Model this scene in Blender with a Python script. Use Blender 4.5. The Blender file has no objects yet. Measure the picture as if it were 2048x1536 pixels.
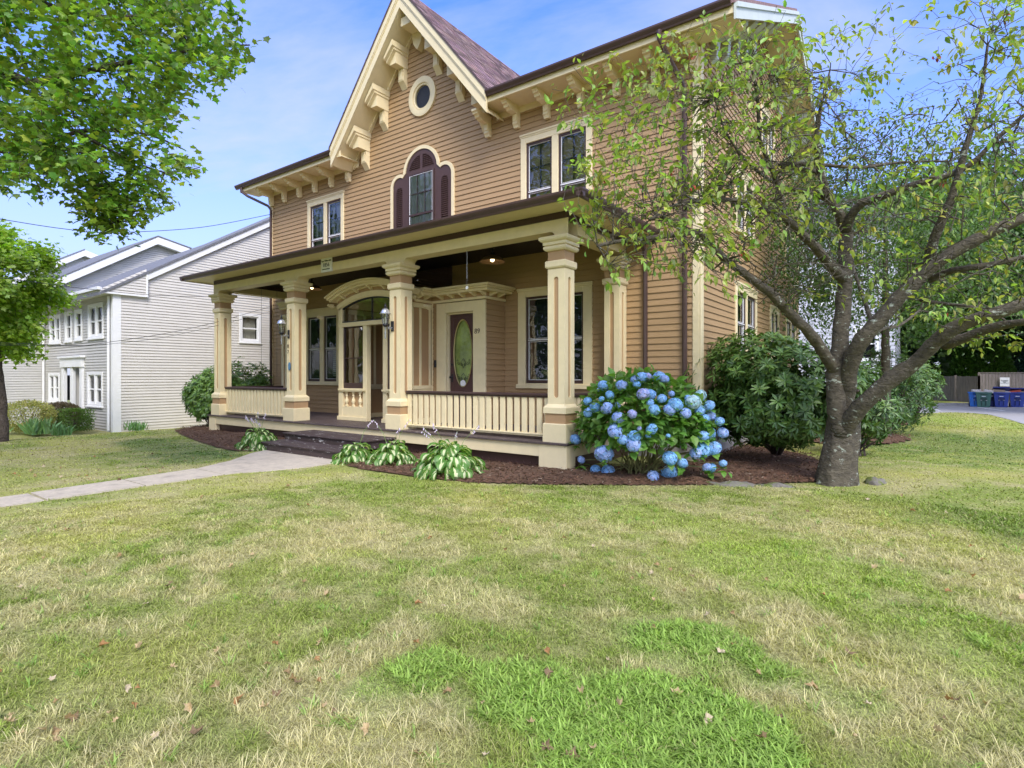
import bpy, math, random
import numpy as np
from math import sin, cos, pi, radians, sqrt, atan2
random.seed(7); RNG = np.random.default_rng(11)
SC = bpy.context.scene
COL = SC.collection

# ------------------------------------------------------------------ camera
FPX, HV = 1123.0, 752.0
TH = math.atan((1840 - 1024) / FPX)
CAMH = 1.65
cam = bpy.data.cameras.new('camera'); camo = bpy.data.objects.new('camera', cam); COL.objects.link(camo)
camo.location = (0, 0, CAMH); camo.rotation_euler = (pi / 2, 0, TH)
cam.sensor_width = 36.0; cam.lens = 36.0 * FPX / 2048
cam.shift_y = -(768 - HV) / 2048.0
cam.clip_end = 2000; cam.clip_start = 0.05
SC.camera = camo

# ------------------------------------------------------------------ world, sun, exposure
SUN_EL, SUN_AZ = radians(46), radians(130)      # azimuth clockwise from +Y
W = bpy.data.worlds.new("World"); SC.world = W; W.use_nodes = True
nt = W.node_tree; nt.nodes.clear()
wo = nt.nodes.new('ShaderNodeOutputWorld'); bg = nt.nodes.new('ShaderNodeBackground')
sky = nt.nodes.new('ShaderNodeTexSky'); sky.sky_type = 'NISHITA'; sky.sun_disc = False
sky.sun_elevation = SUN_EL; sky.sun_rotation = SUN_AZ; sky.air_density = 1.0; sky.dust_density = 0.6; sky.ozone_density = 2.0
tc = nt.nodes.new('ShaderNodeTexCoord')
# thin clouds: direction projected onto a high flat layer
sep = nt.nodes.new('ShaderNodeSeparateXYZ'); nt.links.new(tc.outputs['Generated'], sep.inputs[0])
zc = nt.nodes.new('ShaderNodeMath'); zc.operation = 'MAXIMUM'; zc.inputs[1].default_value = 0.0; nt.links.new(sep.outputs[2], zc.inputs[0])
za = nt.nodes.new('ShaderNodeMath'); za.operation = 'ADD'; za.inputs[1].default_value = 0.16; nt.links.new(zc.outputs[0], za.inputs[0])
dx = nt.nodes.new('ShaderNodeMath'); dx.operation = 'DIVIDE'; nt.links.new(sep.outputs[0], dx.inputs[0]); nt.links.new(za.outputs[0], dx.inputs[1])
dy = nt.nodes.new('ShaderNodeMath'); dy.operation = 'DIVIDE'; nt.links.new(sep.outputs[1], dy.inputs[0]); nt.links.new(za.outputs[0], dy.inputs[1])
cmb = nt.nodes.new('ShaderNodeCombineXYZ'); nt.links.new(dx.outputs[0], cmb.inputs[0]); nt.links.new(dy.outputs[0], cmb.inputs[1])
n1 = nt.nodes.new('ShaderNodeTexNoise'); n1.inputs['Scale'].default_value = 0.75; n1.inputs['Detail'].default_value = 9; n1.inputs['Roughness'].default_value = 0.58; n1.inputs['Distortion'].default_value = 0.5
mp = nt.nodes.new('ShaderNodeMapping'); mp.inputs['Scale'].default_value = (0.8, 1.5, 1); mp.inputs['Location'].default_value = (3.1, 1.7, 0)
nt.links.new(cmb.outputs[0], mp.inputs[0]); nt.links.new(mp.outputs[0], n1.inputs[0])
cr = nt.nodes.new('ShaderNodeMapRange'); cr.inputs[1].default_value = 0.42; cr.inputs[2].default_value = 0.66; cr.inputs[3].default_value = 0.0; cr.inputs[4].default_value = 0.85
nt.links.new(n1.outputs[0], cr.inputs[0])
# haze near the horizon: more white low down
hz = nt.nodes.new('ShaderNodeMapRange'); hz.inputs[1].default_value = 0.03; hz.inputs[2].default_value = 0.48; hz.inputs[3].default_value = 1.0; hz.inputs[4].default_value = 0.02
nt.links.new(zc.outputs[0], hz.inputs[0])
mxx = nt.nodes.new('ShaderNodeMath'); mxx.operation = 'MAXIMUM'; nt.links.new(cr.outputs[0], mxx.inputs[0]); nt.links.new(hz.outputs[0], mxx.inputs[1])
blue = nt.nodes.new('ShaderNodeMix'); blue.data_type = 'RGBA'; blue.blend_type = 'MULTIPLY'; blue.inputs[0].default_value = 1.0
blue.inputs[7].default_value = (.50, .76, 1.5, 1)
nt.links.new(sky.outputs[0], blue.inputs[6])
cm = nt.nodes.new('ShaderNodeMix'); cm.data_type = 'RGBA'; cm.inputs[7].default_value = (2.4, 2.6, 3.3, 1)
nt.links.new(mxx.outputs[0], cm.inputs[0]); nt.links.new(blue.outputs[2], cm.inputs[6])
# added bright lobe round the sun, unseen behind the camera, filling the porch
vd = nt.nodes.new('ShaderNodeVectorMath'); vd.operation = 'DOT_PRODUCT'; nt.links.new(tc.outputs['Generated'], vd.inputs[0])
vd.inputs[1].default_value = (sin(SUN_AZ) * cos(SUN_EL), cos(SUN_AZ) * cos(SUN_EL), sin(SUN_EL))
vm = nt.nodes.new('ShaderNodeMath'); vm.operation = 'MAXIMUM'; vm.inputs[1].default_value = 0; nt.links.new(vd.outputs['Value'], vm.inputs[0])
vp = nt.nodes.new('ShaderNodeMath'); vp.operation = 'POWER'; vp.inputs[1].default_value = 2.6; nt.links.new(vm.outputs[0], vp.inputs[0])
gl = nt.nodes.new('ShaderNodeMix'); gl.data_type = 'RGBA'; gl.blend_type = 'ADD'; gl.inputs[7].default_value = (7.5, 7.0, 5.9, 1)
nt.links.new(vp.outputs[0], gl.inputs[0]); nt.links.new(cm.outputs[2], gl.inputs[6]); nt.links.new(gl.outputs[2], bg.inputs[0]); bg.inputs[1].default_value = 0.12
nt.links.new(bg.outputs[0], wo.inputs[0])
sl = bpy.data.lights.new('sun', 'SUN'); sl.energy = 1.25; sl.angle = radians(18); sl.color = (1.0, 0.93, 0.82)
so = bpy.data.objects.new('sun', sl); COL.objects.link(so)
sd = (sin(SUN_AZ) * cos(SUN_EL), cos(SUN_AZ) * cos(SUN_EL), sin(SUN_EL))
so.rotation_euler = (pi / 2 - SUN_EL, 0, pi - SUN_AZ)
so.location = (5, -5, 20)
SC.view_settings.view_transform = 'Standard'; SC.view_settings.look = 'None'
SC.view_settings.exposure = 1.38; SC.view_settings.gamma = 1.0
SC.cycles.max_bounces = 7; SC.cycles.diffuse_bounces = 4; SC.cycles.transparent_max_bounces = 8
SC.cycles.caustics_reflective = False; SC.cycles.caustics_refractive = False
SC.cycles.use_denoising = True

# ------------------------------------------------------------------ helpers
def at(u, v, d):
    """point at camera depth d (metres) seen in direction u, v"""
    r = (u - 1024) / FPX; w = -(v - HV) / FPX
    return np.array([d * (-sin(TH) + r * cos(TH)), d * (cos(TH) + r * sin(TH)), CAMH + d * w])

ORG = {}
def org(o): return ORG.get(o.name, (0, 0, 0)) if o else (0, 0, 0)
def tag(o, label=None, cat=None, group=None, kind=None):
    if label: o['label'] = label
    if cat: o['category'] = cat
    if group: o['group'] = group
    if kind: o['kind'] = kind
    return o
def thing(name, loc, label, cat, group=None):
    o = bpy.data.objects.new(name, None); COL.objects.link(o); o.location = loc
    o.empty_display_size = 0.2
    ORG[o.name] = tuple(loc); return tag(o, label, cat, group)
def link(name, me, parent):
    o = bpy.data.objects.new(name, me); COL.objects.link(o)
    if parent: o.parent = parent
    ORG[o.name] = org(parent)
    return o
def nmesh(name, V, quads=None, tris=None, mat=None, parent=None, col=None, smooth=False, ngons=None):
    V = np.asarray(V, dtype=np.float32).reshape(-1, 3) - np.array(org(parent), dtype=np.float32)
    me = bpy.data.meshes.new(name)
    loops = []; starts = []; n = 0
    if quads is not None and len(quads):
        q = np.asarray(quads, dtype=np.int32).reshape(-1, 4); loops.append(q.ravel()); starts.append(np.arange(len(q)) * 4 + n); n += q.size
    if tris is not None and len(tris):
        t = np.asarray(tris, dtype=np.int32).reshape(-1, 3); loops.append(t.ravel()); starts.append(np.arange(len(t)) * 3 + n); n += t.size
    if ngons:
        for g in ngons:
            loops.append(np.array(g, dtype=np.int32)); starts.append(np.array([n])); n += len(g)
    L = np.concatenate(loops).astype(np.int32); S = np.concatenate(starts).astype(np.int32)
    me.vertices.add(len(V)); me.vertices.foreach_set('co', V.ravel())
    me.loops.add(len(L)); me.loops.foreach_set('vertex_index', L)
    me.polygons.add(len(S)); me.polygons.foreach_set('loop_start', S)
    me.update(calc_edges=True)
    me.polygons.foreach_set('use_smooth', np.full(len(S), bool(smooth)))
    if col is not None:
        a = me.color_attributes.new('Col', 'FLOAT_COLOR', 'POINT')
        c = np.ones((len(V), 4), dtype=np.float32); c[:, :3] = col; a.data.foreach_set('color', c.ravel())
    me.validate()
    if mat: me.materials.append(mat)
    return link(name, me, parent)

class MB:
    def __init__(s): s.v = []; s.f = []
    def add(s, vs, fs):
        b = len(s.v); s.v += [tuple(p) for p in vs]; s.f += [tuple(i + b for i in f) for f in fs]; return s
    def box(s, x0, x1, y0, y1, z0, z1):
        x0, x1 = min(x0, x1), max(x0, x1); y0, y1 = min(y0, y1), max(y0, y1); z0, z1 = min(z0, z1), max(z0, z1)
        v = [(x, y, z) for x in (x0, x1) for y in (y0, y1) for z in (z0, z1)]
        return s.add(v, [(0, 1, 3, 2), (4, 6, 7, 5), (0, 4, 5, 1), (2, 3, 7, 6), (0, 2, 6, 4), (1, 5, 7, 3)])
    def bev(s, x0, x1, y0, y1, z0, z1, b=.006):
        """box with chamfered vertical and horizontal edges"""
        x0, x1 = min(x0, x1), max(x0, x1); y0, y1 = min(y0, y1), max(y0, y1); z0, z1 = min(z0, z1), max(z0, z1)
        b = min(b, (x1 - x0) * .3, (y1 - y0) * .3, (z1 - z0) * .3)
        vs = []; idx = {}
        def V(p):
            if p not in idx: idx[p] = len(vs); vs.append(p)
            return idx[p]
        X = (x0, x1); Y = (y0, y1); Z = (z0, z1); i = (b, -b); fs = []
        for a in (0, 1):
            fs.append([V((X[a], Y[p] + i[p], Z[q] + i[q])) for p, q in ((0, 0), (1, 0), (1, 1), (0, 1))])
            fs.append([V((X[p] + i[p], Y[a], Z[q] + i[q])) for p, q in ((0, 0), (1, 0), (1, 1), (0, 1))])
            fs.append([V((X[p] + i[p], Y[q] + i[q], Z[a])) for p, q in ((0, 0), (1, 0), (1, 1), (0, 1))])
            for c in (0, 1):
                fs.append([V((X[a], Y[c] + i[c], Z[q] + i[q])) for q in (0, 1)] + [V((X[a] + i[a], Y[c], Z[q] + i[q])) for q in (1, 0)])
                fs.append([V((X[a], Y[q] + i[q], Z[c] + i[c])) for q in (0, 1)] + [V((X[a] + i[a], Y[q] + i[q], Z[c])) for q in (1, 0)])
                fs.append([V((X[q] + i[q], Y[a], Z[c] + i[c])) for q in (0, 1)] + [V((X[q] + i[q], Y[a] + i[a], Z[c])) for q in (1, 0)])
                for e in (0, 1):
                    fs.append([V((X[a], Y[c] + i[c], Z[e] + i[e])), V((X[a] + i[a], Y[c], Z[e] + i[e])), V((X[a] + i[a], Y[c] + i[c], Z[e]))])
        return s.add(vs, fs)
    def prism(s, poly, axis, a, b):
        """poly in the two other axes (in x,y,z order), extruded along axis from a to b"""
        n = len(poly)
        def P(p, t):
            return {0: (t, p[0], p[1]), 1: (p[0], t, p[1]), 2: (p[0], p[1], t)}[axis]
        v = [P(p, a) for p in poly] + [P(p, b) for p in poly]
        return s.add(v, [tuple(range(n))[::-1], tuple(range(n, 2 * n))] + [(i, (i + 1) % n, n + (i + 1) % n, n + i) for i in range(n)])
    def strip(s, path, a, b, axis):
        """open profile path extruded between a and b (surface)"""
        n = len(path)
        def P(p, t): return {0: (t, p[0], p[1]), 1: (p[0], t, p[1]), 2: (p[0], p[1], t)}[axis]
        return s.add([P(p, a) for p in path] + [P(p, b) for p in path], [(i, i + 1, n + i + 1, n + i) for i in range(n - 1)])
    def tube(s, pts, rad, n=8, cap=True):
        pts = [np.array(p, float) for p in pts]; m = len(pts)
        if not hasattr(rad, '__len__'): rad = [rad] * m
        ref = None; b = len(s.v)
        for i, p in enumerate(pts):
            t = pts[min(i + 1, m - 1)] - pts[max(i - 1, 0)]; t = t / (np.linalg.norm(t) + 1e-9)
            if ref is None: ref = np.array([1., 0, 0]) if abs(t[0]) < .8 else np.array([0, 1., 0])
            u = ref - t * np.dot(ref, t); u /= np.linalg.norm(u) + 1e-9; w = np.cross(t, u); ref = u
            for k in range(n):
                a = 2 * pi * k / n; s.v.append(tuple(p + rad[i] * (cos(a) * u + sin(a) * w)))
        for i in range(m - 1):
            for k in range(n):
                s.f.append((b + i * n + k, b + i * n + (k + 1) % n, b + (i + 1) * n + (k + 1) % n, b + (i + 1) * n + k))
        if cap: s.f.append(tuple(b + k for k in range(n))[::-1]); s.f.append(tuple(b + (m - 1) * n + k for k in range(n)))
        return s
    def lathe(s, prof, c, n=16, ax=2):
        """prof: (r, h) list; c centre"""
        b = len(s.v)
        for r, h in prof:
            for k in range(n):
                a = 2 * pi * k / n; p = [r * cos(a), r * sin(a), h]
                if ax == 1: p = [p[0], p[2], p[1]]
                s.v.append((c[0] + p[0], c[1] + p[1], c[2] + p[2]))
        for i in range(len(prof) - 1):
            for k in range(n): s.f.append((b + i * n + k, b + i * n + (k + 1) % n, b + (i + 1) * n + (k + 1) % n, b + (i + 1) * n + k))
        s.f.append(tuple(b + k for k in range(n))[::-1]); s.f.append(tuple(b + (len(prof) - 1) * n + k for k in range(n)))
        return s
    def sqlathe(s, prof, cx, cy):
        """square stack: prof (half width, z)"""
        b = len(s.v)
        for r, z in prof:
            s.v += [(cx - r, cy - r, z), (cx + r, cy - r, z), (cx + r, cy + r, z), (cx - r, cy + r, z)]
        for i in range(len(prof) - 1):
            for k in range(4): s.f.append((b + i * 4 + k, b + i * 4 + (k + 1) % 4, b + (i + 1) * 4 + (k + 1) % 4, b + (i + 1) * 4 + k))
        m = b + (len(prof) - 1) * 4
        s.f += [(b + 3, b + 2, b + 1, b), (m, m + 1, m + 2, m + 3)]
        return s
    def build(s, name, mat, parent=None, smooth=False, auto=False):
        V = np.array(s.v, dtype=np.float32)
        q = [f for f in s.f if len(f) == 4]; t = [f for f in s.f if len(f) == 3]; g = [f for f in s.f if len(f) > 4]
        o = nmesh(name, V, q, t, mat, parent, smooth=smooth, ngons=g)
        if auto:
            me = o.data; me.polygons.foreach_set('use_smooth', np.ones(len(me.polygons), dtype=bool))
            try: me.set_sharp_from_angle(angle=radians(35))
            except Exception: pass
        return o

# ------------------------------------------------------------------ materials
MATS = {}
def mat(name, rgb, rough=.6, var=.12, scale=6., bump=0., bscale=60., metal=0., spec=.4, stretch=(1, 1, 1), wear=None, use_attr=False, transl=0., detail=5, bdist=.02):
    if name in MATS: return MATS[name]
    m = bpy.data.materials.new(name); m.use_nodes = True; n = m.node_tree; P = n.nodes['Principled BSDF']
    P.inputs['Roughness'].default_value = rough; P.inputs['Metallic'].default_value = metal; P.inputs['Specular IOR Level'].default_value = spec
    t = n.nodes.new('ShaderNodeTexCoord'); mpn = n.nodes.new('ShaderNodeMapping'); mpn.inputs['Scale'].default_value = stretch
    n.links.new(t.outputs['Object'], mpn.inputs[0])
    nz = n.nodes.new('ShaderNodeTexNoise'); nz.inputs['Scale'].default_value = scale; nz.inputs['Detail'].default_value = detail; nz.inputs['Roughness'].default_value = .65
    n.links.new(mpn.outputs[0], nz.inputs[0])
    mr = n.nodes.new('ShaderNodeMapRange'); mr.inputs[1].default_value = .3; mr.inputs[2].default_value = .7; mr.inputs[3].default_value = 1 - var; mr.inputs[4].default_value = 1 + var
    n.links.new(nz.outputs[0], mr.inputs[0])
    mu = n.nodes.new('ShaderNodeMix'); mu.data_type = 'RGBA'; mu.blend_type = 'MULTIPLY'; mu.inputs[0].default_value = 1
    if use_attr:
        at_ = n.nodes.new('ShaderNodeAttribute'); at_.attribute_name = 'Col'; n.links.new(at_.outputs['Color'], mu.inputs[6])
    else: mu.inputs[6].default_value = (*rgb, 1)
    n.links.new(mr.outputs[0], mu.inputs[7])
    out = mu.outputs[2]
    if wear:
        wc, lo, hi, ws = wear
        nw = n.nodes.new('ShaderNodeTexNoise'); nw.inputs['Scale'].default_value = ws; nw.inputs['Detail'].default_value = 8; nw.inputs['Roughness'].default_value = .7
        n.links.new(mpn.outputs[0], nw.inputs[0])
        wr = n.nodes.new('ShaderNodeMapRange'); wr.inputs[1].default_value = lo; wr.inputs[2].default_value = hi
        n.links.new(nw.outputs[0], wr.inputs[0])
        wm = n.nodes.new('ShaderNodeMix'); wm.data_type = 'RGBA'; wm.inputs[7].default_value = (*wc, 1)
        n.links.new(wr.outputs[0], wm.inputs[0]); n.links.new(out, wm.inputs[6]); out = wm.outputs[2]
    n.links.new(out, P.inputs['Base Color'])
    if bump:
        nb = n.nodes.new('ShaderNodeTexNoise'); nb.inputs['Scale'].default_value = bscale; nb.inputs['Detail'].default_value = 4
        n.links.new(mpn.outputs[0], nb.inputs[0])
        bn = n.nodes.new('ShaderNodeBump'); bn.inputs['Strength'].default_value = bump; bn.inputs['Distance'].default_value = bdist
        n.links.new(nb.outputs[0], bn.inputs['Height']); n.links.new(bn.outputs[0], P.inputs['Normal'])
    if transl:
        tr = n.nodes.new('ShaderNodeBsdfTranslucent'); ms = n.nodes.new('ShaderNodeMixShader'); ms.inputs[0].default_value = transl
        br = n.nodes.new('ShaderNodeMix'); br.data_type = 'RGBA'; br.blend_type = 'MULTIPLY'; br.inputs[0].default_value = 1; br.inputs[7].default_value = (1.7, 1.9, .8, 1)
        n.links.new(out, br.inputs[6]); n.links.new(br.outputs[2], tr.inputs[0])
        o = n.nodes['Material Output']; n.links.new(P.outputs[0], ms.inputs[1]); n.links.new(tr.outputs[0], ms.inputs[2]); n.links.new(ms.outputs[0], o.inputs[0])
    MATS[name] = m; return m
def glass_mat(name, tint=(.75, .8, .82), refl=.06, mult=1.25):
    m = bpy.data.materials.new(name); m.use_nodes = True; n = m.node_tree; n.nodes.clear()
    o = n.nodes.new('ShaderNodeOutputMaterial'); tr = n.nodes.new('ShaderNodeBsdfTransparent'); gl = n.nodes.new('ShaderNodeBsdfGlossy')
    tr.inputs[0].default_value = (*tint, 1); gl.inputs['Roughness'].default_value = .02; gl.inputs['Color'].default_value = (1, 1, 1, 1)
    nz = n.nodes.new('ShaderNodeTexNoise'); nz.inputs['Scale'].default_value = 2.2; nz.inputs['Detail'].default_value = 1
    t = n.nodes.new('ShaderNodeTexCoord'); n.links.new(t.outputs['Object'], nz.inputs[0])
    bn = n.nodes.new('ShaderNodeBump'); bn.inputs['Strength'].default_value = .12; bn.inputs['Distance'].default_value = .06; n.links.new(nz.outputs[0], bn.inputs['Height']); n.links.new(bn.outputs[0], gl.inputs['Normal'])
    fr = n.nodes.new('ShaderNodeFresnel'); fr.inputs[0].default_value = 1.5
    ad = n.nodes.new('ShaderNodeMath'); ad.operation = 'MULTIPLY_ADD'; ad.inputs[1].default_value = mult; ad.inputs[2].default_value = refl
    ad.use_clamp = True
    n.links.new(fr.outputs[0], ad.inputs[0])
    mx = n.nodes.new('ShaderNodeMixShader'); n.links.new(ad.outputs[0], mx.inputs[0]); n.links.new(tr.outputs[0], mx.inputs[1]); n.links.new(gl.outputs[0], mx.inputs[2])
    n.links.new(mx.outputs[0], o.inputs[0]); return m

TAN = mat('tan_clapboard', (.43, .275, .130), .62, .07, 3, .15, 90, stretch=(.25, .25, 3), use_attr=True)
TAND = mat('tan_panel', (.42, .265, .135), .6, .06, 4)
CREAM = mat('cream_trim', (.75, .635, .385), .5, .05, 5, .08, 50)
BROWN = mat('dark_brown_paint', (.060, .034, .030), .42, .12, 5)
CHOC = mat('chocolate_paint', (.078, .042, .034), .4, .1, 5)
GUT = mat('brown_gutter', (.075, .045, .038), .35, .15, 2)
DECK = mat('deck_boards', (.085, .062, .058), .55, .25, 4, .3, 40, stretch=(.4, 6, 4), wear=((.30, .27, .24), .60, .64, 7))
STEPM = mat('worn_step_paint', (.065, .045, .042), .6, .3, 4, .3, 40, stretch=(1, 4, 4), wear=((.55, .53, .50), .605, .62, 4))
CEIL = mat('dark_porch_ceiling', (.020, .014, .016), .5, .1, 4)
SHING = mat('purple_brown_shingle', (.215, .135, .13), .9, .35, 14, .5, 60)
GREY_SH = mat('grey_shingle', (.16, .165, .18), .9, .3, 16, .5, 60)
PALE = mat('pale_green_trim', (.52, .56, .50), .5, .05, 4)
WHITE = mat('white_trim', (.80, .80, .78), .5, .04, 4)
VINYL = mat('pale_vinyl', (.61, .58, .52), .5, .04, 2)
VINYLG = mat('grey_shade_vinyl', (.51, .495, .455), .5, .05, 2, wear=((.42, .47, .38), .60, .80, .5))  # grey wing vinyl; the front wall's shade is put into this colour too
WLINE = mat('white_storm_frame', (.75, .75, .74), .4, .02, 4)
CURT = mat('curtain', (.62, .60, .52), .9, .08, 8)
BLIND = mat('yellow_blind', (.52, .40, .20), .8, .15, 3, stretch=(1, 1, 12))
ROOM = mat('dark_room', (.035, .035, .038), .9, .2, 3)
PANE = glass_mat('window_glass'); PANE2 = glass_mat('dim_glass', (.85, .87, .85), .0, .6)
BLACK = mat('black_metal', (.02, .02, .022), .4, .1, 5)
GREYM = mat('grey_metal', (.33, .34, .35), .4, .1, 5, metal=.6)
FOUND = mat('stone_foundation', (.30, .28, .26), .9, .25, 5, .5, 20)
CONC = mat('concrete', (.56, .485, .38), .9, .16, 14, .9, 90, wear=((.34, .29, .23), .52, .70, 3.5), detail=10)
MULCH = mat('mulch', (.125, .068, .038), .95, .4, 18, .8, 50)
ASPH = mat('asphalt', (.34, .33, .325), .9, .08, 3, .3, 80)
BARK = mat('cherry_bark', (.088, .074, .050), .9, .5, 9, .8, 22, stretch=(1, 1, 1.7), wear=((.36, .39, .31), .59, .64, 7), detail=9, bdist=.035)
BARK2 = mat('dark_bark', (.085, .066, .052), .95, .45, 8, 1.0, 25, bdist=.05)
VINYL2 = mat('white_clapboard', (.52, .53, .55), .6, .05, 2)
SHINGA = mat('shingle_tabs_mixed', (1, 1, 1), .9, .25, 30, .6, 70, use_attr=True)
LEAF = mat('leaf', (1, 1, 1), .42, .15, 9, use_attr=True, transl=.38, spec=.45)
WAXY = mat('waxy_leaf', (1, 1, 1), .42, .15, 9, use_attr=True, transl=.12, spec=.55)
BLADE = mat('grass_blade', (1, 1, 1), .6, .12, 2, use_attr=True, transl=.3, spec=.25)
LAWN = mat('lawn_soil', (1, 1, 1), .95, .35, 30, .8, 40, use_attr=True)
PETAL = mat('blue_petal', (1, 1, 1), .6, .05, 9, use_attr=True, transl=.25, spec=.3)
DRYL = mat('dry_leaf', (1, 1, 1), .8, .25, 40, use_attr=True, transl=.15)

def pip(poly, x, y):
    x = np.asarray(x); y = np.asarray(y); ins = np.zeros(x.shape, bool); n = len(poly)
    for i in range(n):
        x0, y0 = poly[i]; x1, y1 = poly[(i + 1) % n]
        if y0 == y1: continue
        c = ((y0 > y) != (y1 > y)) & (x < (x1 - x0) * (y - y0) / (y1 - y0) + x0); ins ^= c
    return ins
def vnoise(x, y, s, seed=0):
    """smooth value noise in numpy, 0..1"""
    r = np.random.default_rng(seed); g = r.random((256, 256))
    x = np.asarray(x) / s + 1000.3; y = np.asarray(y) / s + 1000.7
    xi = np.floor(x).astype(int); yi = np.floor(y).astype(int); fx = x - xi; fy = y - yi
    fx = fx * fx * (3 - 2 * fx); fy = fy * fy * (3 - 2 * fy)
    a = g[xi % 256, yi % 256]; b = g[(xi + 1) % 256, yi % 256]; c = g[xi % 256, (yi + 1) % 256]; d = g[(xi + 1) % 256, (yi + 1) % 256]
    return (a * (1 - fx) + b * fx) * (1 - fy) + (c * (1 - fx) + d * fx) * fy
def norm(v): return v / (np.linalg.norm(v, axis=-1, keepdims=True) + 1e-9)

def scatter(T, pos, fwd, up, size, col, tcol=None):
    """T: (verts, quads, tris) leaf template, +y = along leaf, +z = normal. Returns arrays."""
    tv, tq, tt = T; tv = np.asarray(tv, float); N = len(pos)
    f = norm(np.asarray(fwd, float)); u = np.asarray(up, float); r = norm(np.cross(f, u)); u = np.cross(r, f)
    s = np.asarray(size, float).reshape(N, 1, 1)
    V = (tv[None, :, 0:1] * r[:, None] + tv[None, :, 1:2] * f[:, None] + tv[None, :, 2:3] * u[:, None]) * s + np.asarray(pos)[:, None]
    n = len(tv); off = (np.arange(N) * n)[:, None, None]
    Q = (np.asarray(tq, int).reshape(1, -1, 4) + off).reshape(-1, 4) if len(tq) else np.zeros((0, 4), int)
    R = (np.asarray(tt, int).reshape(1, -1, 3) + off).reshape(-1, 3) if len(tt) else np.zeros((0, 3), int)
    C = np.repeat(np.asarray(col, float)[:, None], n, 1)
    if tcol is not None:
        k = np.asarray(tcol, float)        # (n,4): rgb + weight
        C = C * (1 - k[None, :, 3:]) + k[None, :, :3] * k[None, :, 3:]
    return V.reshape(-1, 3), Q, R, C.reshape(-1, 3)
def merge(parts):
    V = []; Q = []; R = []; C = []; b = 0
    for v, q, r, c in parts:
        V.append(v); Q.append(q + b); R.append(r + b); C.append(c); b += len(v)
    return np.concatenate(V), np.concatenate(Q), np.concatenate(R), np.concatenate(C)
# leaf templates
T_CHERRY = ([(0, 0, 0), (-.22, .3, .06), (0, .3, -.02), (.22, .3, .06), (-.20, .62, .0), (0, .62, -.06), (.20, .62, .0), (0, 1, -.18)],
            [(1, 4, 5, 2), (2, 5, 6, 3)], [(0, 1, 2), (0, 2, 3), (4, 7, 5), (5, 7, 6)])
def _maple():
    o = [(0, 0), (.18, .04), (.42, .02), (.36, .22), (.56, .5), (.32, .5), (.24, .62), (.18, .6), (0, 1), (-.18, .6), (-.24, .62), (-.32, .5), (-.56, .5), (-.36, .22), (-.42, .02), (-.18, .04)]
    v = [(0, .34, 0)] + [(x, y, -.16 * (x * x + (y - .34) ** 2)) for x, y in o]
    n = len(o); return (v, [], [(0, 1 + i, 1 + (i + 1) % n) for i in range(n)])
T_MAPLE = _maple()
T_RHODO = ([(0, 0, 0), (-.13, .35, .03), (0, .35, 0), (.13, .35, .03), (-.12, .72, -.02), (0, .72, -.05), (.12, .72, -.02), (0, 1, -.13)],
           [(1, 4, 5, 2), (2, 5, 6, 3)], [(0, 1, 2), (0, 2, 3), (4, 7, 5), (5, 7, 6)])
T_HYD = ([(0, 0, 0), (-.34, .3, .07), (0, .3, 0), (.34, .3, .07), (-.28, .65, .0), (0, .65, -.06), (.28, .65, .0), (0, 1, -.2)],
         [(1, 4, 5, 2), (2, 5, 6, 3)], [(0, 1, 2), (0, 2, 3), (4, 7, 5), (5, 7, 6)])
T_QUAD = ([(-.35, 0, 0), (.35, .15, .1), (.3, .9, -.05), (-.3, 1, .1)], [(0, 1, 2, 3)], [])
T_DIA = ([(0, 0, 0), (.35, .5, .08), (0, 1, -.05), (-.35, .5, .08)], [(0, 1, 2, 3)], [])
def rdir(n, rng=RNG):
    v = rng.normal(size=(n, 3)); return norm(v)
def vcol(n, base, var=.2, rng=RNG, hue=.1):
    b = np.array(base)[None] * (1 + var * rng.uniform(-1, 1, (n, 1))); b = b * (1 + hue * rng.uniform(-1, 1, (n, 3)) * np.array([1.3, .4, .8])); return np.clip(b, .003, 1)

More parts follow.
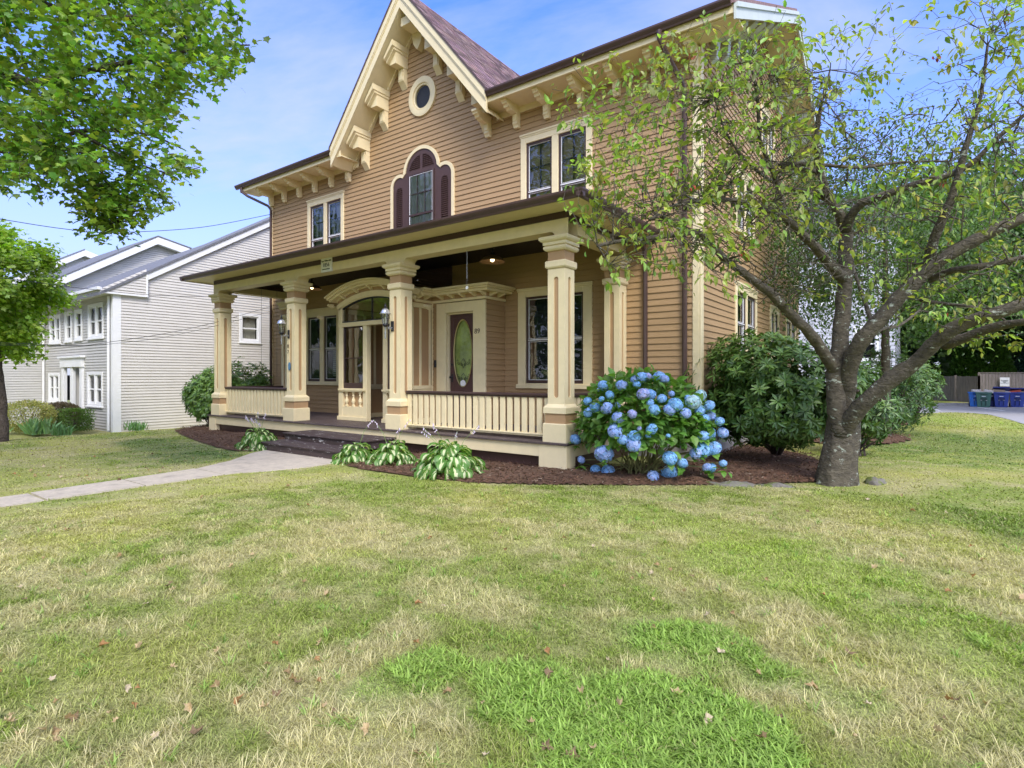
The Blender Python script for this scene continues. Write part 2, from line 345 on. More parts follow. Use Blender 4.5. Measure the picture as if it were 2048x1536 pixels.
def grow(limbs, attr, jit=.06, step=.12, rng=RNG, tipr=.004, up=0.0, twig=0.42):
    """limbs: list of (points, r0, r1). attr: (N,3) twig-tip targets. Returns MB of wood and twig samples (pos, dir)."""
    mb = MB(); P = []; R = []
    for pts, r0, r1 in limbs:
        pts = [np.array(p, float) for p in pts]; seg = []
        # Catmull-Rom resample
        n = len(pts)
        for i in range(n - 1):
            p0 = pts[max(i - 1, 0)]; p1 = pts[i]; p2 = pts[i + 1]; p3 = pts[min(i + 2, n - 1)]
            k = max(2, int(np.linalg.norm(p2 - p1) / step))
            for j in range(k):
                t = j / k; seg.append(.5 * ((2 * p1) + (p2 - p0) * t + (2 * p0 - 5 * p1 + 4 * p2 - p3) * t * t + (-p0 + 3 * p1 - 3 * p2 + p3) * t ** 3))
        seg.append(pts[-1]); m = len(seg)
        rr = [r0 + (r1 - r0) * (i / (m - 1)) ** .85 for i in range(m)]
        seg = [s + rng.normal(size=3) * rr[i] * .10 for i, s in enumerate(seg)]
        mb.tube(seg, [r * (1 + .06 * rng.normal()) for r in rr], 14 if r0 > .08 else 8)
        lo = 1 if len(P) == 0 else 0
        for i, s in enumerate(seg):
            if i > m * .18 or len(limbs) > 6: P.append(s); R.append(rr[i])
    P = np.array(P); R = np.array(R); D = np.min(np.linalg.norm(attr[:, None] - P[None], axis=2), axis=1)
    order = np.argsort(D); SP = []; SD = []; cap = len(P) + len(attr) * 60
    buf = np.zeros((cap, 3)); rb = np.zeros(cap); buf[:len(P)] = P; rb[:len(P)] = R; cnt = len(P)
    for ai in order:
        a = attr[ai]; d = np.linalg.norm(buf[:cnt] - a, axis=1) + .5 * (rb[:cnt] < .006)
        j = int(np.argmin(d)); s = buf[j]; L = np.linalg.norm(a - s)
        if L < .05: continue
        n = max(2, min(50, int(L / step))); side = rdir(1, rng)[0] * L * .18; side[2] += up * L
        r0 = min(rb[j] * .75, tipr + .010 * L ** 1.1 + .0015); path = []
        for k in range(n + 1):
            t = k / n; path.append(s + (a - s) * t + side * sin(pi * t) + rng.normal(size=3) * jit * step * (0 if k in (0,) else 1))
        rr = [r0 + (tipr * .6 - r0) * (k / n) for k in range(n + 1)]
        mb.tube(path, rr, 5 if r0 > .012 else 4, cap=False)
        for k in range(1, n + 1):
            if cnt < cap: buf[cnt] = path[k]; rb[cnt] = rr[k]; cnt += 1
        k0 = int(n * (1 - min(1, twig / L))) if L > twig else 0
        for k in range(max(k0, 1), n + 1): SP.append(path[k]); SD.append(path[k] - path[k - 1])
    return mb, np.array(SP), norm(np.array(SD))
# ------------------------------------------------------------------ terrain
def gz(x, y):
    x = np.asarray(x, float); y = np.asarray(y, float)
    t = np.clip((-18.5 - x) / 4.0, 0, 1); t = t * t * (3 - 2 * t)
    w = np.clip((y + 2) / 4, 0, 1)
    return -.36 * t * np.clip(w, 0, 1) + .012 * (vnoise(x, y, 1.6, 5) - .5) * np.clip(1 - np.abs(y - 4) / 60, 0, 1)
BEDL = [(-19.3, 9.4), (-18.9, 8.3), (-18.0, 7.6), (-17.0, 7.30), (-15.6, 6.95), (-14.4, 6.68), (-13.0, 6.42), (-12.1, 6.32), (-11.75, 6.5), (-11.8, 8.6), (-17.0, 8.6), (-17.2, 11.2), (-19.2, 11.4)]
BEDR = [(-8.95, 8.6), (-8.95, 6.85), (-8.5, 6.5), (-7.6, 6.38), (-6.4, 6.42), (-5.5, 6.6), (-4.6, 7.05), (-3.75, 7.65), (-2.8, 8.35), (-2.1, 8.95), (-1.6, 9.4), (-1.25, 9.75), (-1.1, 10.3), (-1.2, 11.2), (-1.45, 12.2), (-1.9, 13.1), (-2.6, 13.8), (-3.45, 14.2), (-3.45, 10.8), (-5.0, 8.6)]
PATH = [(-11.75, 6.95), (-8.95, 7.05), (-8.92, 6.0), (-9.12, 5.35), (-9.36, 4.9), (-9.36, 3.0), (-9.30, 1.0), (-9.25, -4), (-9.25, -9), (-10.1, -9), (-10.05, -3), (-10.05, 2.3), (-10.2, 3.6), (-10.38, 4.8), (-10.8, 5.6), (-11.5, 6.4)]
BED2 = [(-3.3, 15.6), (-1.2, 15.3), (-.55, 16.2), (-.1, 17.6), (-.25, 18.6), (-1.3, 20.6), (-3.3, 20.9)]
BED3 = [(-3.0, 22.5), (-.6, 21.9), (-.15, 23.4), (-.7, 25.6), (-3.0, 26.5)]
DRIVE = [(3.1, 22.0), (2.95, 24.5), (2.75, 28.0), (2.4, 31.2), (1.9, 32.2), (1.1, 32.3), (-.1, 30.4), (-1.0, 29.6), (-9, 29.6), (-9, 38.6), (-.6, 38.4), (2.1, 40.3), (6, 43.6), (16, 50), (40, 50), (40, 20), (22, 10), (14, 4)]

def lawncol(x, y):
    """patchy colour of the grass itself, N x 3"""
    a = vnoise(x, y, 1.9, 1); b = vnoise(x, y, .62, 2); c = vnoise(x, y, .21, 3); d = vnoise(x, y, 4.5, 4)
    dry = np.clip((.20 * a + .32 * b + .42 * c + .15 * (d - .5) + .22 * (vnoise(x, y, .09, 9) - .5) - .43 + .05 * np.clip((-x - 2.2) / 2, 0, 1)) * 2.7, 0, .80)
    far = np.clip((np.hypot(x, y) - 5) / 6, 0, 1); dry = dry * (1 - .12 * far)
    green = np.array([.25, .315, .060]); straw = np.array([.50, .445, .23]); olive = np.array([.41, .41, .115])
    k = np.clip((vnoise(x, y, 1.1, 8) - .3) * 2, 0, 1)[..., None]
    base = green * (1 - k) + olive * k
    C = base * (1 - dry[..., None]) + straw * dry[..., None]
    # vivid crabgrass patch, and the greener band on the right
    def blob(cx, cy, rx, ry, s):
        q = ((x - cx) / rx) ** 2 + ((y - cy) / ry) ** 2 + 1.3 * (vnoise(x, y, .45, 21 + s) - .5) + .5 * (vnoise(x, y, .16, 31 + s) - .5)
        return np.clip((1.05 - q) * 1.6, 0, 1)[..., None]
    viv = np.array([.24, .37, .06]); lime = np.array([.30, .40, .06]); deep = np.array([.10, .19, .035])
    for cx, cy, rx, ry, s, cc, m in ((-1.25, 2.45, .95, .55, 0, viv, .95), (-1.0, 3.35, .75, .35, 1, viv, .8), (-.75, 1.8, .8, .5, 2, viv, .9), (-.9, 5.3, 1.3, .75, 3, lime, .75), (.2, 4.4, .8, .5, 4, lime, .55), (-2.6, 6.2, 2.0, .5, 5, lime, .4),
                                     (-14, 6.0, 3.0, .8, 6, deep, .6), (.9, 8.3, 1.3, .9, 7, deep, .35), (1.2, 17, 3, 3.5, 8, deep, .6), (1.2, 26, 3.6, 3, 12, lime, .5), (-11.9, 5.4, 1.1, 1.0, 10, deep, .6), (-2.2, 2.1, .25, .4, 9, viv, .5)):
        w = blob(cx, cy, rx, ry, s) * m; C = C * (1 - w) + cc * w
    for cx, cy, rx, ry, s in ((-2.9, 3.2, .8, .35, 11), (-4.4, 3.9, .9, .4, 13), (-2.0, 1.75, .5, .3, 14), (-.5, 7.1, .7, .2, 15), (-5.6, 4.5, 1.0, .3, 16), (-10.7, 4.4, .28, 2.6, 17), (.7, 5.2, .5, .25, 18)):
        w = blob(cx, cy, rx, ry, s) * .6; C = C * (1 - w) + straw * w
    return C

# lawn: one sheet to the horizon
def axis(a, b, s, lo, hi):
    L = list(np.arange(a, b + 1e-6, s)); d = s
    x = a
    while x > lo: d *= 1.35; x -= d; L.insert(0, x)
    d = s; x = b
    while x < hi: d *= 1.35; x += d; L.append(x)
    return np.array(L)
gx = axis(-22, 6, .14, -700, 700); gy = axis(-2, 16, .14, -400, 900)
GX, GY = np.meshgrid(gx, gy, indexing='ij'); GZ = gz(GX, GY)
nx, ny = GX.shape; I = np.arange(nx * ny).reshape(nx, ny)
q = np.stack([I[:-1, :-1], I[1:, :-1], I[1:, 1:], I[:-1, 1:]], -1).reshape(-1, 4)
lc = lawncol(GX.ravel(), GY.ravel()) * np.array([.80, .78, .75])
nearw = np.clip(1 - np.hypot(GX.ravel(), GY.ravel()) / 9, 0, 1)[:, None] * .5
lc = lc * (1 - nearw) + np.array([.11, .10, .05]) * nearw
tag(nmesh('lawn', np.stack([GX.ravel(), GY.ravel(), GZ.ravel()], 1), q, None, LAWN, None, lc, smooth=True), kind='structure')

def sheet(name, poly, z, m, thick=.0, kind='structure', res=None, bump=0, seed=0, follow=False):
    mb = MB(); 
    if res is None:
        mb.prism([(x, y) for x, y in poly], 2, z - .02, z); o = mb.build(name, m)
    else:
        xs = [p[0] for p in poly]; ys = [p[1] for p in poly]
        X, Y = np.meshgrid(np.arange(min(xs), max(xs), res), np.arange(min(ys), max(ys), res), indexing='ij')
        a = pip(poly, X, Y); n, k = X.shape; I = np.arange(n * k).reshape(n, k)
        c = a[:-1, :-1] & a[1:, :-1] & a[1:, 1:] & a[:-1, 1:]
        q = np.stack([I[:-1, :-1], I[1:, :-1], I[1:, 1:], I[:-1, 1:]], -1)[c]
        ed = np.full(X.shape, 9.)
        for i in range(len(poly)):
            ax, ay = poly[i]; bx_, by_ = poly[(i + 1) % len(poly)]; L2 = (bx_ - ax) ** 2 + (by_ - ay) ** 2 + 1e-9
            tt = np.clip(((X - ax) * (bx_ - ax) + (Y - ay) * (by_ - ay)) / L2, 0, 1); ed = np.minimum(ed, np.hypot(X - ax - tt * (bx_ - ax), Y - ay - tt * (by_ - ay)))
        Z = gz(X, Y) + z + np.clip(ed / .35, 0, 1) * bump * (vnoise(X, Y, .5, seed) + .45 * vnoise(X, Y, .09, seed + 1))
        o = nmesh(name, np.stack([X.ravel(), Y.ravel(), Z.ravel()], 1), q, None, m, smooth=True)
    return tag(o, kind=kind) if kind else o
sheet('mulch_bed', BEDL, .012, MULCH, res=.07, bump=.07, seed=40)
sheet('mulch_bed', BEDR, .012, MULCH, res=.07, bump=.07, seed=43)
sheet('mulch_bed', BED2, .012, MULCH, res=.12, bump=.08, seed=45)
sheet('mulch_bed', BED3, .012, MULCH, res=.12, bump=.08, seed=47)
# concrete path in slabs with open joints
mb = MB()
from bisect import bisect
def pclip(poly, y0, y1):
    """clip polygon to y0..y1"""
    def half(P, f, inter):
        o = []
        for i in range(len(P)):
            a, b = P[i], P[(i + 1) % len(P)]
            if f(a): o.append(a)
            if f(a) != f(b): o.append(inter(a, b))
        return o
    def it(yy): return lambda a, b: (a[0] + (b[0] - a[0]) * (yy - a[1]) / (b[1] - a[1]), yy)
    P = half(poly, lambda p: p[1] >= y0, it(y0)); return half(P, lambda p: p[1] <= y1, it(y1))
joints = [7.2, 4.74, 3.56, 2.38, 1.2, 0, -1.2, -2.4, -3.6, -4.8, -6, -7.2, -9.1]
for i in range(len(joints) - 1):
    P = pclip(PATH, joints[i + 1] + .016, joints[i] - .016)
    if len(P) > 2:
        dz = .004 * ((i * 7) % 3); mb.prism(P, 2, -.05, .014 + dz)
tag(mb.build('path', CONC), kind='structure')
sheet('parking_lot', DRIVE, .012, ASPH)
mb = MB()
for (a, b) in (((-9, 38.62), (-.6, 38.42)), ((-.6, 38.42), (2.1, 40.32)), ((2.1, 40.32), (6, 43.62))):
    dx_, dy_ = b[0] - a[0], b[1] - a[1]; L = math.hypot(dx_, dy_); nx_, ny_ = -dy_ / L * .16, dx_ / L * .16
    mb.prism([a, b, (b[0] + nx_, b[1] + ny_), (a[0] + nx_, a[1] + ny_)], 2, 0, .14)
tag(mb.build('kerb', mat('kerb_stone', (.35, .34, .33), .9, .2, 5)), kind='structure')
mb = MB()
for (x, y, ex, ey) in ((.2, 36.9, .75, 33.4), (2.3, 38.9, 3.2, 34.9), (5.6, 41.0, 7.0, 37.2)):
    d = np.array([ex - x, ey - y]); d /= np.linalg.norm(d); w = np.array([-d[1], d[0]]) * .05
    mb.prism([(x + w[0], y + w[1]), (ex + w[0], ey + w[1]), (ex - w[0], ey - w[1]), (x - w[0], y - w[1])], 2, .0122, .017)
tag(mb.build('road_marking', WHITE), kind='structure')

# ------------------------------------------------------------------ the house
YW, XL, XR, YB = 10.9, -18.3, -3.43, 21.6
XC = -10.93; PITCH = .1287
H = thing('house', (XC, YW, 0), 'tan clapboard two-storey house with cream trim, steep front gable and columned porch', 'house')

def siding(name, m, parent, axis, pos, sgn, z0, z1, span, openings=(), pitch=PITCH, lip=.022):
    """lapped boards on a wall plane. sgn: outward direction along the plane's normal axis. span(z)->(a,b)"""
    V = []; Q = []; CV = []; z = z0; k = 0
    def P(a, o, zz): return (a, pos + sgn * o, zz) if axis == 1 else (pos + sgn * o, a, zz)
    rng = random.Random(3)
    while z < z1 - .01:
        zt = min(z + pitch, z1)
        s0 = span(z); s1 = span(zt)
        if s0 and s1:
            iv = [(s0[0], s0[1], s1[0], s1[1])]
            for op in openings:
                r = op(z, zt)
                if not r: continue
                nv = []
                for a0, b0, a1, b1 in iv:
                    if r[1] <= min(a0, a1) or r[0] >= max(b0, b1): nv.append((a0, b0, a1, b1)); continue
                    if r[0] > a0: nv.append((a0, r[0], a1, r[0]))
                    if r[1] < b0: nv.append((r[1], b0, r[1], b1))
                iv = nv
            jv = []
            for a0, b0, a1, b1 in iv:
                x = a0
                while b0 - x > 5.2:
                    s_ = x + rng.uniform(2.2, 4.6); jv.append((x, s_ - .0025, a1 if x == a0 else x, s_ - .0025)); x = s_
                jv.append((x, b0, a1 if x == a0 else x, b1))
            for a0, b0, a1, b1 in jv:
                cb = np.array([.385, .25, .122]) if m is TAN else np.ones(3) * rng.uniform(.91, 1.07) * np.array([1, rng.uniform(.985, 1.015), rng.uniform(.95, 1.05)]); CV += [cb] * 8
                j = lip + rng.uniform(-.002, .002); n = len(V)
                V += [P(a0, j, z), P(b0, j, z), P(b1, .003, zt), P(a1, .003, zt), P(a0, -.004, z + .004), P(b0, -.004, z + .004), P(a0, j, z + .012), P(b0, j, z + .012)]
                Q += [(n, n + 1, n + 7, n + 6), (n + 6, n + 7, n + 2, n + 3), (n + 4, n + 5, n + 1, n)]
        z = zt
    return nmesh(name, V, Q, None, m, parent, np.array(CV))
def rect(x0, x1, z0, z1):
    return lambda a, b: (x0, x1) if (a > z0 - .03 and b < z1 + .03) else None

# gable / eave lines
def soff(x): return 11.29 - 1.2 * abs(x - XC)
EZ = 8.02          # main soffit height
UWIN = [(-16.12, -14.26, 5.35, 7.29), (-7.64, -5.75, 5.25, 7.28)]
LWIN = [(-16.31, -14.41, 1.36, 3.76), (-7.72, -5.75, 1.36, 3.66)]
def frontspan(z):
    if z <= EZ + .02: return (XL, XR)
    h = (11.29 - z) / 1.2
    return (XC - h, XC + h) if h > .01 else None
ops = [rect(x0 + .02, x1 - .02, z0 + .02, z1 - .02) for x0, x1, z0, z1 in UWIN + LWIN]
def arch_open(a, b):
    z = b
    if a > 7.72: return None
    r = None
    if z < 7.1: return (-12.05, -9.83)
    if z < 7.78:
        h = sqrt(max(0, .58 ** 2 - max(0, b - 7.2) ** 2)); return (-10.94 - h, -10.94 + h)
def oval_open(a, b):
    m = max(abs(a - 9.22), abs(b - 9.22))
    if m >= .47: return None
    h = .42 * sqrt(1 - (m / .47) ** 2) ; return (-10.9 - h, -10.9 + h)
ops += [arch_open, oval_open, rect(-12.3, -9.9, 0, 3.4), rect(-9.8, -8.15, 0, 3.3)]
siding('front_siding', TAN, H, 1, YW, -1, .5, 11.2, frontspan, ops)
mb = MB(); mb.box(XL + .02, XR - .02, YW + .01, YW + .06, 0, .55)      # sheathing strip under porch
mb.build('foundation_wall', FOUND, H)
SY = (YW + YB) / 2; RZ = 11.25
def sidespan(z):
    if z <= EZ + .02: return (YW, YB)
    h = (RZ - .25 - z) / ((RZ - 8.15) / (SY - 10.15))
    return (SY - h, SY + h) if h > .01 else None
SWIN = [(13.33, 15.15, 4.95, 6.45), (13.35, 15.4, 2.05, 3.78), (19.3, 21.0, 2.15, 3.55), (19.2, 20.9, 4.75, 6.3), (15.9, 17.6, 7.5, 8.9), (17.0, 18.2, 2.1, 3.6)]
siding('side_siding', TAN, H, 0, XR, 1, .62, 11.0, sidespan, [rect(a + .02, b - .02, c + .02, d - .02) for a, b, c, d in SWIN])
siding('left_siding', TAN, H, 0, XL, -1, .5, 11.0, sidespan)
mb = MB(); mb.box(XL, XR, YB, YB + .05, 0, 8.2); mb.build('rear_wall', TAND, H)
for b_ in ((XR - .05, XR - .01, YW + .1, YB, 0, .62), (XL + .01, XL + .05, YW + .1, YB, 0, .55)): mb = MB(); mb.box(*b_); mb.build('foundation', FOUND, H)
mb = MB(); mb.bev(XR - .015, XR + .03, YW - .03, YW + .13, .5, EZ); mb.bev(XR - .14, XR - .015, YW - .035, YW + .0, .5, EZ)
mb.build('corner_board', CREAM, H)
for b_ in ((XR - .01, XR + .03, YB - .12, YB + .03, .5, EZ), (XL - .03, XL + .13, YW - .035, YW + .0, .5, EZ)): mb = MB(); mb.bev(*b_); mb.build('corner_board', CREAM, H)
mb = MB(); mb.bev(XR + .0, XR + .028, YW + .13, YB - .12, .5, .66); mb.build('water_table', CREAM, H)

# roofs -------------------------------------------------------------
GYF = 10.13
sl_ = (RZ - 8.24) / (SY - 10.15)
def roofslab(mb, a, b, x0, x1, th=.10):
    """a,b = (y,z) lower/upper"""
    mb.prism([(a[0], a[1]), (b[0], b[1]), (b[0], b[1] - th), (a[0], a[1] - th)], 0, x0, x1)
zin = 8.24 + sl_ * .9
for a, b, x0, x1 in (((10.15, 8.24), (11.05, zin), -19.1, -13.7), ((10.15, 8.24), (11.05, zin), -8.25, -2.6), ((11.05, zin), (SY, RZ), -19.1, -2.6), ((2 * SY - 10.15, 8.24), (SY, RZ), -19.1, -2.6)):
    mb = MB(); roofslab(mb, a, b, x0, x1); mb.build('roof', SHING, H)
# shingle courses on the gable roof (visible side gets real steps)
def topz(x): return 11.86 - 1.22 * abs(x + 11.0)
R_ = random.Random(5); V = []; Q = []; CC = []
def gq(p, c):
    b = len(V); V.extend(p); Q.append((b, b + 1, b + 2, b + 3)); CC.extend([c] * 4)
for sgn in (-1, 1):
    for i in range(27):
        a, b = 2.93 * i / 27, 2.93 * (i + 1) / 27; za, zb = 11.86 - 1.22 * a, 11.86 - 1.22 * b
        X = lambda d: -11 + sgn * d
        y = GYF - .05
        while y < 16.5:
            w = R_.uniform(.13, .34); y1 = min(y + w, 16.5); k = R_.choice((.55, .75, .9, 1.0, 1.15, 1.35)); c = np.array([.205, .13, .125]) * k * np.array([1, R_.uniform(.9, 1.1), R_.uniform(.9, 1.15)]); lift = R_.choice((.014, .022))
            gq([(X(a), y, za + .002), (X(b), y, zb + lift), (X(b), y1, zb + lift), (X(a), y1, za + .002)], c); gq([(X(b), y, zb + lift), (X(b), y1, zb + lift), (X(b), y1, zb - .02), (X(b), y, zb - .02)], c * .5); y = y1
    P4 = [(X(0), 11.79), (X(2.93), 11.79 - 1.22 * 2.93)]
    gq([(X(0), GYF - .05, 11.79), (X(2.93), GYF - .05, 11.79 - 1.22 * 2.93), (X(2.93), 16.5, 11.79 - 1.22 * 2.93), (X(0), 16.5, 11.79)], np.array([.1, .07, .07]))
    gq([(X(0), GYF - .05, 11.87), (X(2.93), GYF - .05, 11.87 - 1.22 * 2.93), (X(2.93), GYF - .05, 11.79 - 1.22 * 2.93), (X(0), GYF - .05, 11.79)], np.array([.1, .07, .07]))
nmesh('gable_roof', V, Q, None, SHINGA, H, np.array(CC))
# rake boards, soffit, mouldings of the front gable
mb = MB()
for s in (-1, 1):
    c = -11.0; e = c + s * 2.9
    def bar(o0, o1, y0, y1, ex=2.9):
        p = [(c, 11.80 - o0), (c + s * ex, 11.80 - 1.22 * ex - o0), (c + s * ex, 11.80 - 1.22 * ex - o1), (c, 11.80 - o1)]
        mb.prism(p, 1, y0, y1)
    bar(0, .52, GYF, GYF + .05); bar(.0, .20, GYF - .035, GYF - .001); bar(.20, .25, GYF - .018, GYF - .001)
    bar(.47, .52, GYF + .051, YW - .03, 2.86)
    bar(.52, .60, YW - .10, YW - .02, 2.75)
    p0, p1 = (e, 8.26 - .0), (e, 8.26 - .5)
mb.build('gable_rake', CREAM, H)
# eave soffit + fascia + gutter
for x0, x1 in ((-19.05, -13.55), (-8.35, -2.62)):
    mb = MB(); mb.box(x0, x1, 10.24, YW - .02, EZ, EZ + .03); mb.bev(x0, x1, 10.19, 10.24, EZ - .03, EZ + .19)
    mb.box(max(x0, XL), min(x1, XR), YW - .05, YW - .021, EZ - .14, EZ)
    mb.build('soffit', CREAM, H)
def gutter(mb, pts, z, h=.13, d=.12, out=(0, -1)):
    prof = [(0, h), (-.0, .012), (-d * .55, 0), (-d * .62, .03), (-d * .9, h * .55), (-d, h * .75), (-d, h), (-d + .012, h), (-d + .012, h * .7)]
    for (x0, x1, y) in pts:
        n = len(prof); V = [(x, y + p[0] , z + p[1]) for x in (x0, x1) for p in prof]
        mb.add(V, [(i, i + 1, n + i + 1, n + i) for i in range(n - 1)] + [tuple(range(n))[::-1], tuple(range(n, 2 * n))])
for g_ in ((-19.2, -13.86, 10.188), (-8.1, -2.66, 10.188)): mb = MB(); gutter(mb, [g_], 8.10); mb.build('gutter', GUT, H)
# right gable end: rake boards & soffit, whitish
mb = MB(); x0, x1 = XR + .01, -2.62
for s in (-1, 1):
    y0 = SY; yo = SY + s * (SY - 10.17); zo = 8.14; zt = RZ - .10
    mb.prism([(y0, zt), (yo, zo), (yo, zo - .28), (y0, zt - .30)], 0, x1, x1 + .04)
    mb.prism([(y0, zt + .01), (yo, zo + .01), (yo, zo - .08), (y0, zt - .08)], 0, x1 + .041, x1 + .07)
mb.build('side_rake', PALE, H)
mb = MB()
for s in (-1, 1):
    yo = SY + s * (SY - 10.25); mb.prism([(SY, RZ - .26), (yo, 8.0), (yo, 7.97), (SY, RZ - .29)], 0, XR, x1)
mb.build('side_soffit', CREAM, H)
# brackets
def bracket_main(x, m=CREAM, Y=YW - .02, out=-1, wdt=.14, zt=EZ):
    arm = [(0, 0), (.60, 0), (.60, -.05), (.56, -.065), (.55, -.10), (.49, -.11), (.47, -.16), (.40, -.17), (.36, -.20), (.14, -.20), (.125, -.36), (.135, -.42), (.10, -.45), (.08, -.50), (0, -.50)]
    mb = MB(); P = [(Y + out * a, zt + b) for a, b in arm]
    # split for convexity: arm + drop
    A = [P[i] for i in (0, 1, 2, 3, 4, 5, 6, 7, 8, 9)] + [(Y, zt - .20)]
    B = [(Y, zt - .2)] + [P[i] for i in (9, 10, 11, 12, 13, 14)]
    mb.prism(A, 0, x - wdt / 2, x + wdt / 2); mb.prism(B, 0, x - wdt / 2 + .002, x + wdt / 2 - .002)
    mb.prism([(Y + out * .11, zt - .21), (Y + out * .15, zt - .21), (Y + out * .145, zt - .36), (Y + out * .11, zt - .36)], 0, x - wdt / 2 + .02, x + wdt / 2 - .02)
    return mb.build('eave_bracket', m, H)
for x in (-18.15, -17.36, -16.5, -15.65, -14.8, -13.98, -8.6, -7.73, -6.88, -6.0, -5.15, -4.3, -3.52): bracket_main(x)
for xc_, s in [(-13.05, 1), (-12.25, 1), (-11.47, 1), (-8.81, -1), (-9.61, -1), (-10.39, -1)]:
    # xc_: inner face (towards the ridge)
    mb = MB(); w = .24; xo = xc_ - s * w; zi = soff(xc_) - .02; zo = soff(xo) - .02; zb = zi - .50
    xa, xb = min(xc_, xo), max(xc_, xo)
    mb.prism([(xc_, zi), (xo, zo), (xo, zb), (xc_, zb)], 1, YW - .02, YW - .46)
    e = .045
    mb.prism([(xc_ + s * e, zi + s * 0 + .05), (xo - s * e, zo - .04), (xo - s * e, zo - .13), (xc_ + s * e, zi - .10)], 1, YW - .018, YW - .64)
    mb.prism([(xc_ + s * e * .5, zi - .10), (xo - s * e * .5, zo - .13), (xo - s * e * .5, zo - .19), (xc_ + s * e * .5, zi - .17)], 1, YW - .019, YW - .56)
    mb.prism([(YW - .02, zb), (YW - .17, zb), (YW - .15, zb - .10), (YW - .17, zb - .34), (YW - .11, zb - .40), (YW - .02, zb - .52)], 0, xa + .015, xb - .015)
    mb.prism([(YW - .17, zb - .02), (YW - .19, zb - .03), (YW - .185, zb - .30), (YW - .17, zb - .33)], 0, xa + .045, xb - .045)
    mb.build('gable_bracket', CREAM, H)
mb = MB(); mb.prism([(-11.14, 11.0), (-10.72, 11.0), (-10.78, 10.62), (-10.86, 10.5), (-10.93, 10.42), (-11.0, 10.5), (-11.08, 10.62)], 1, YW - .02, YW - .2); mb.box(-11.1, -10.76, YW - .2, YW - .62, 10.88, 11.1); mb.build('gable_bracket', CREAM, H)
for y in (11.6, 12.4, 13.2, 14.0, 14.8, 17.4, 18.2, 19.0, 19.8, 20.6):
    zt = 8.0 + (RZ - .26 - 8.0) * (1 - abs(y - SY) / (SY - 10.25)) - .02
    mb = MB(); mb.prism([(XR + .01, zt), (XR + .7, zt), (XR + .68, zt - .1), (XR + .5, zt - .2), (XR + .16, zt - .25), (XR + .13, zt - .6), (XR + .01, zt - .7)], 1, y - .09, y + .09); mb.build('gable_bracket', PALE, H)

# windows -------------------------------------------------------------
def F(axis, pos, sgn):
    """returns function mapping box (a0,a1, o0,o1 outward, z0,z1) onto mb"""
    def f(mb, a0, a1, o0, o1, z0, z1, bev=True):
        g = mb.bev if bev else mb.box
        if axis == 1: g(a0, a1, pos + sgn * o0, pos + sgn * o1, z0, z1)
        else: g(pos + sgn * o0, pos + sgn * o1, a0, a1, z0, z1)
    return f
def frame4(f, mb, a0, a1, z0, z1, w, o0, o1, wb=None, wt=None):
    wb = wb or w; wt = wt or w
    f(mb, a0, a0 + w, o0, o1, z0, z1); f(mb, a1 - w, a1, o0, o1, z0, z1)
    f(mb, a0 + w, a1 - w, o0, o1 - .001, z1 - wt, z1); f(mb, a0 + w, a1 - w, o0, o1 - .001, z0, z0 + wb)
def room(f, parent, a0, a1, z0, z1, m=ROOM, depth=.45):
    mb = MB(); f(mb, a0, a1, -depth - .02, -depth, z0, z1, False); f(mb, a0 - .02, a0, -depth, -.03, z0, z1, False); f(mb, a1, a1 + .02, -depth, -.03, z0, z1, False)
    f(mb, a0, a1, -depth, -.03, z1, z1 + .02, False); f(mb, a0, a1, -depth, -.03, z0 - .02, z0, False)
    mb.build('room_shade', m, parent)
def drape(name, parent, axis, pos, sgn, a0, a1, z0, z1, off, m, n=40, amp=.02, waves=9):
    V = []; Q = []
    for i in range(n + 1):
        a = a0 + (a1 - a0) * i / n; o = off + amp * sin(i / n * waves * 2 * pi) + amp * .4 * sin(i * 1.3)
        for z in (z0, z1): V.append((a, pos + sgn * o, z) if axis == 1 else (pos + sgn * o, a, z))
    for i in range(n): Q.append((2 * i, 2 * i + 2, 2 * i + 3, 2 * i + 1))
    return nmesh(name, V, Q, None, m, parent, smooth=True)
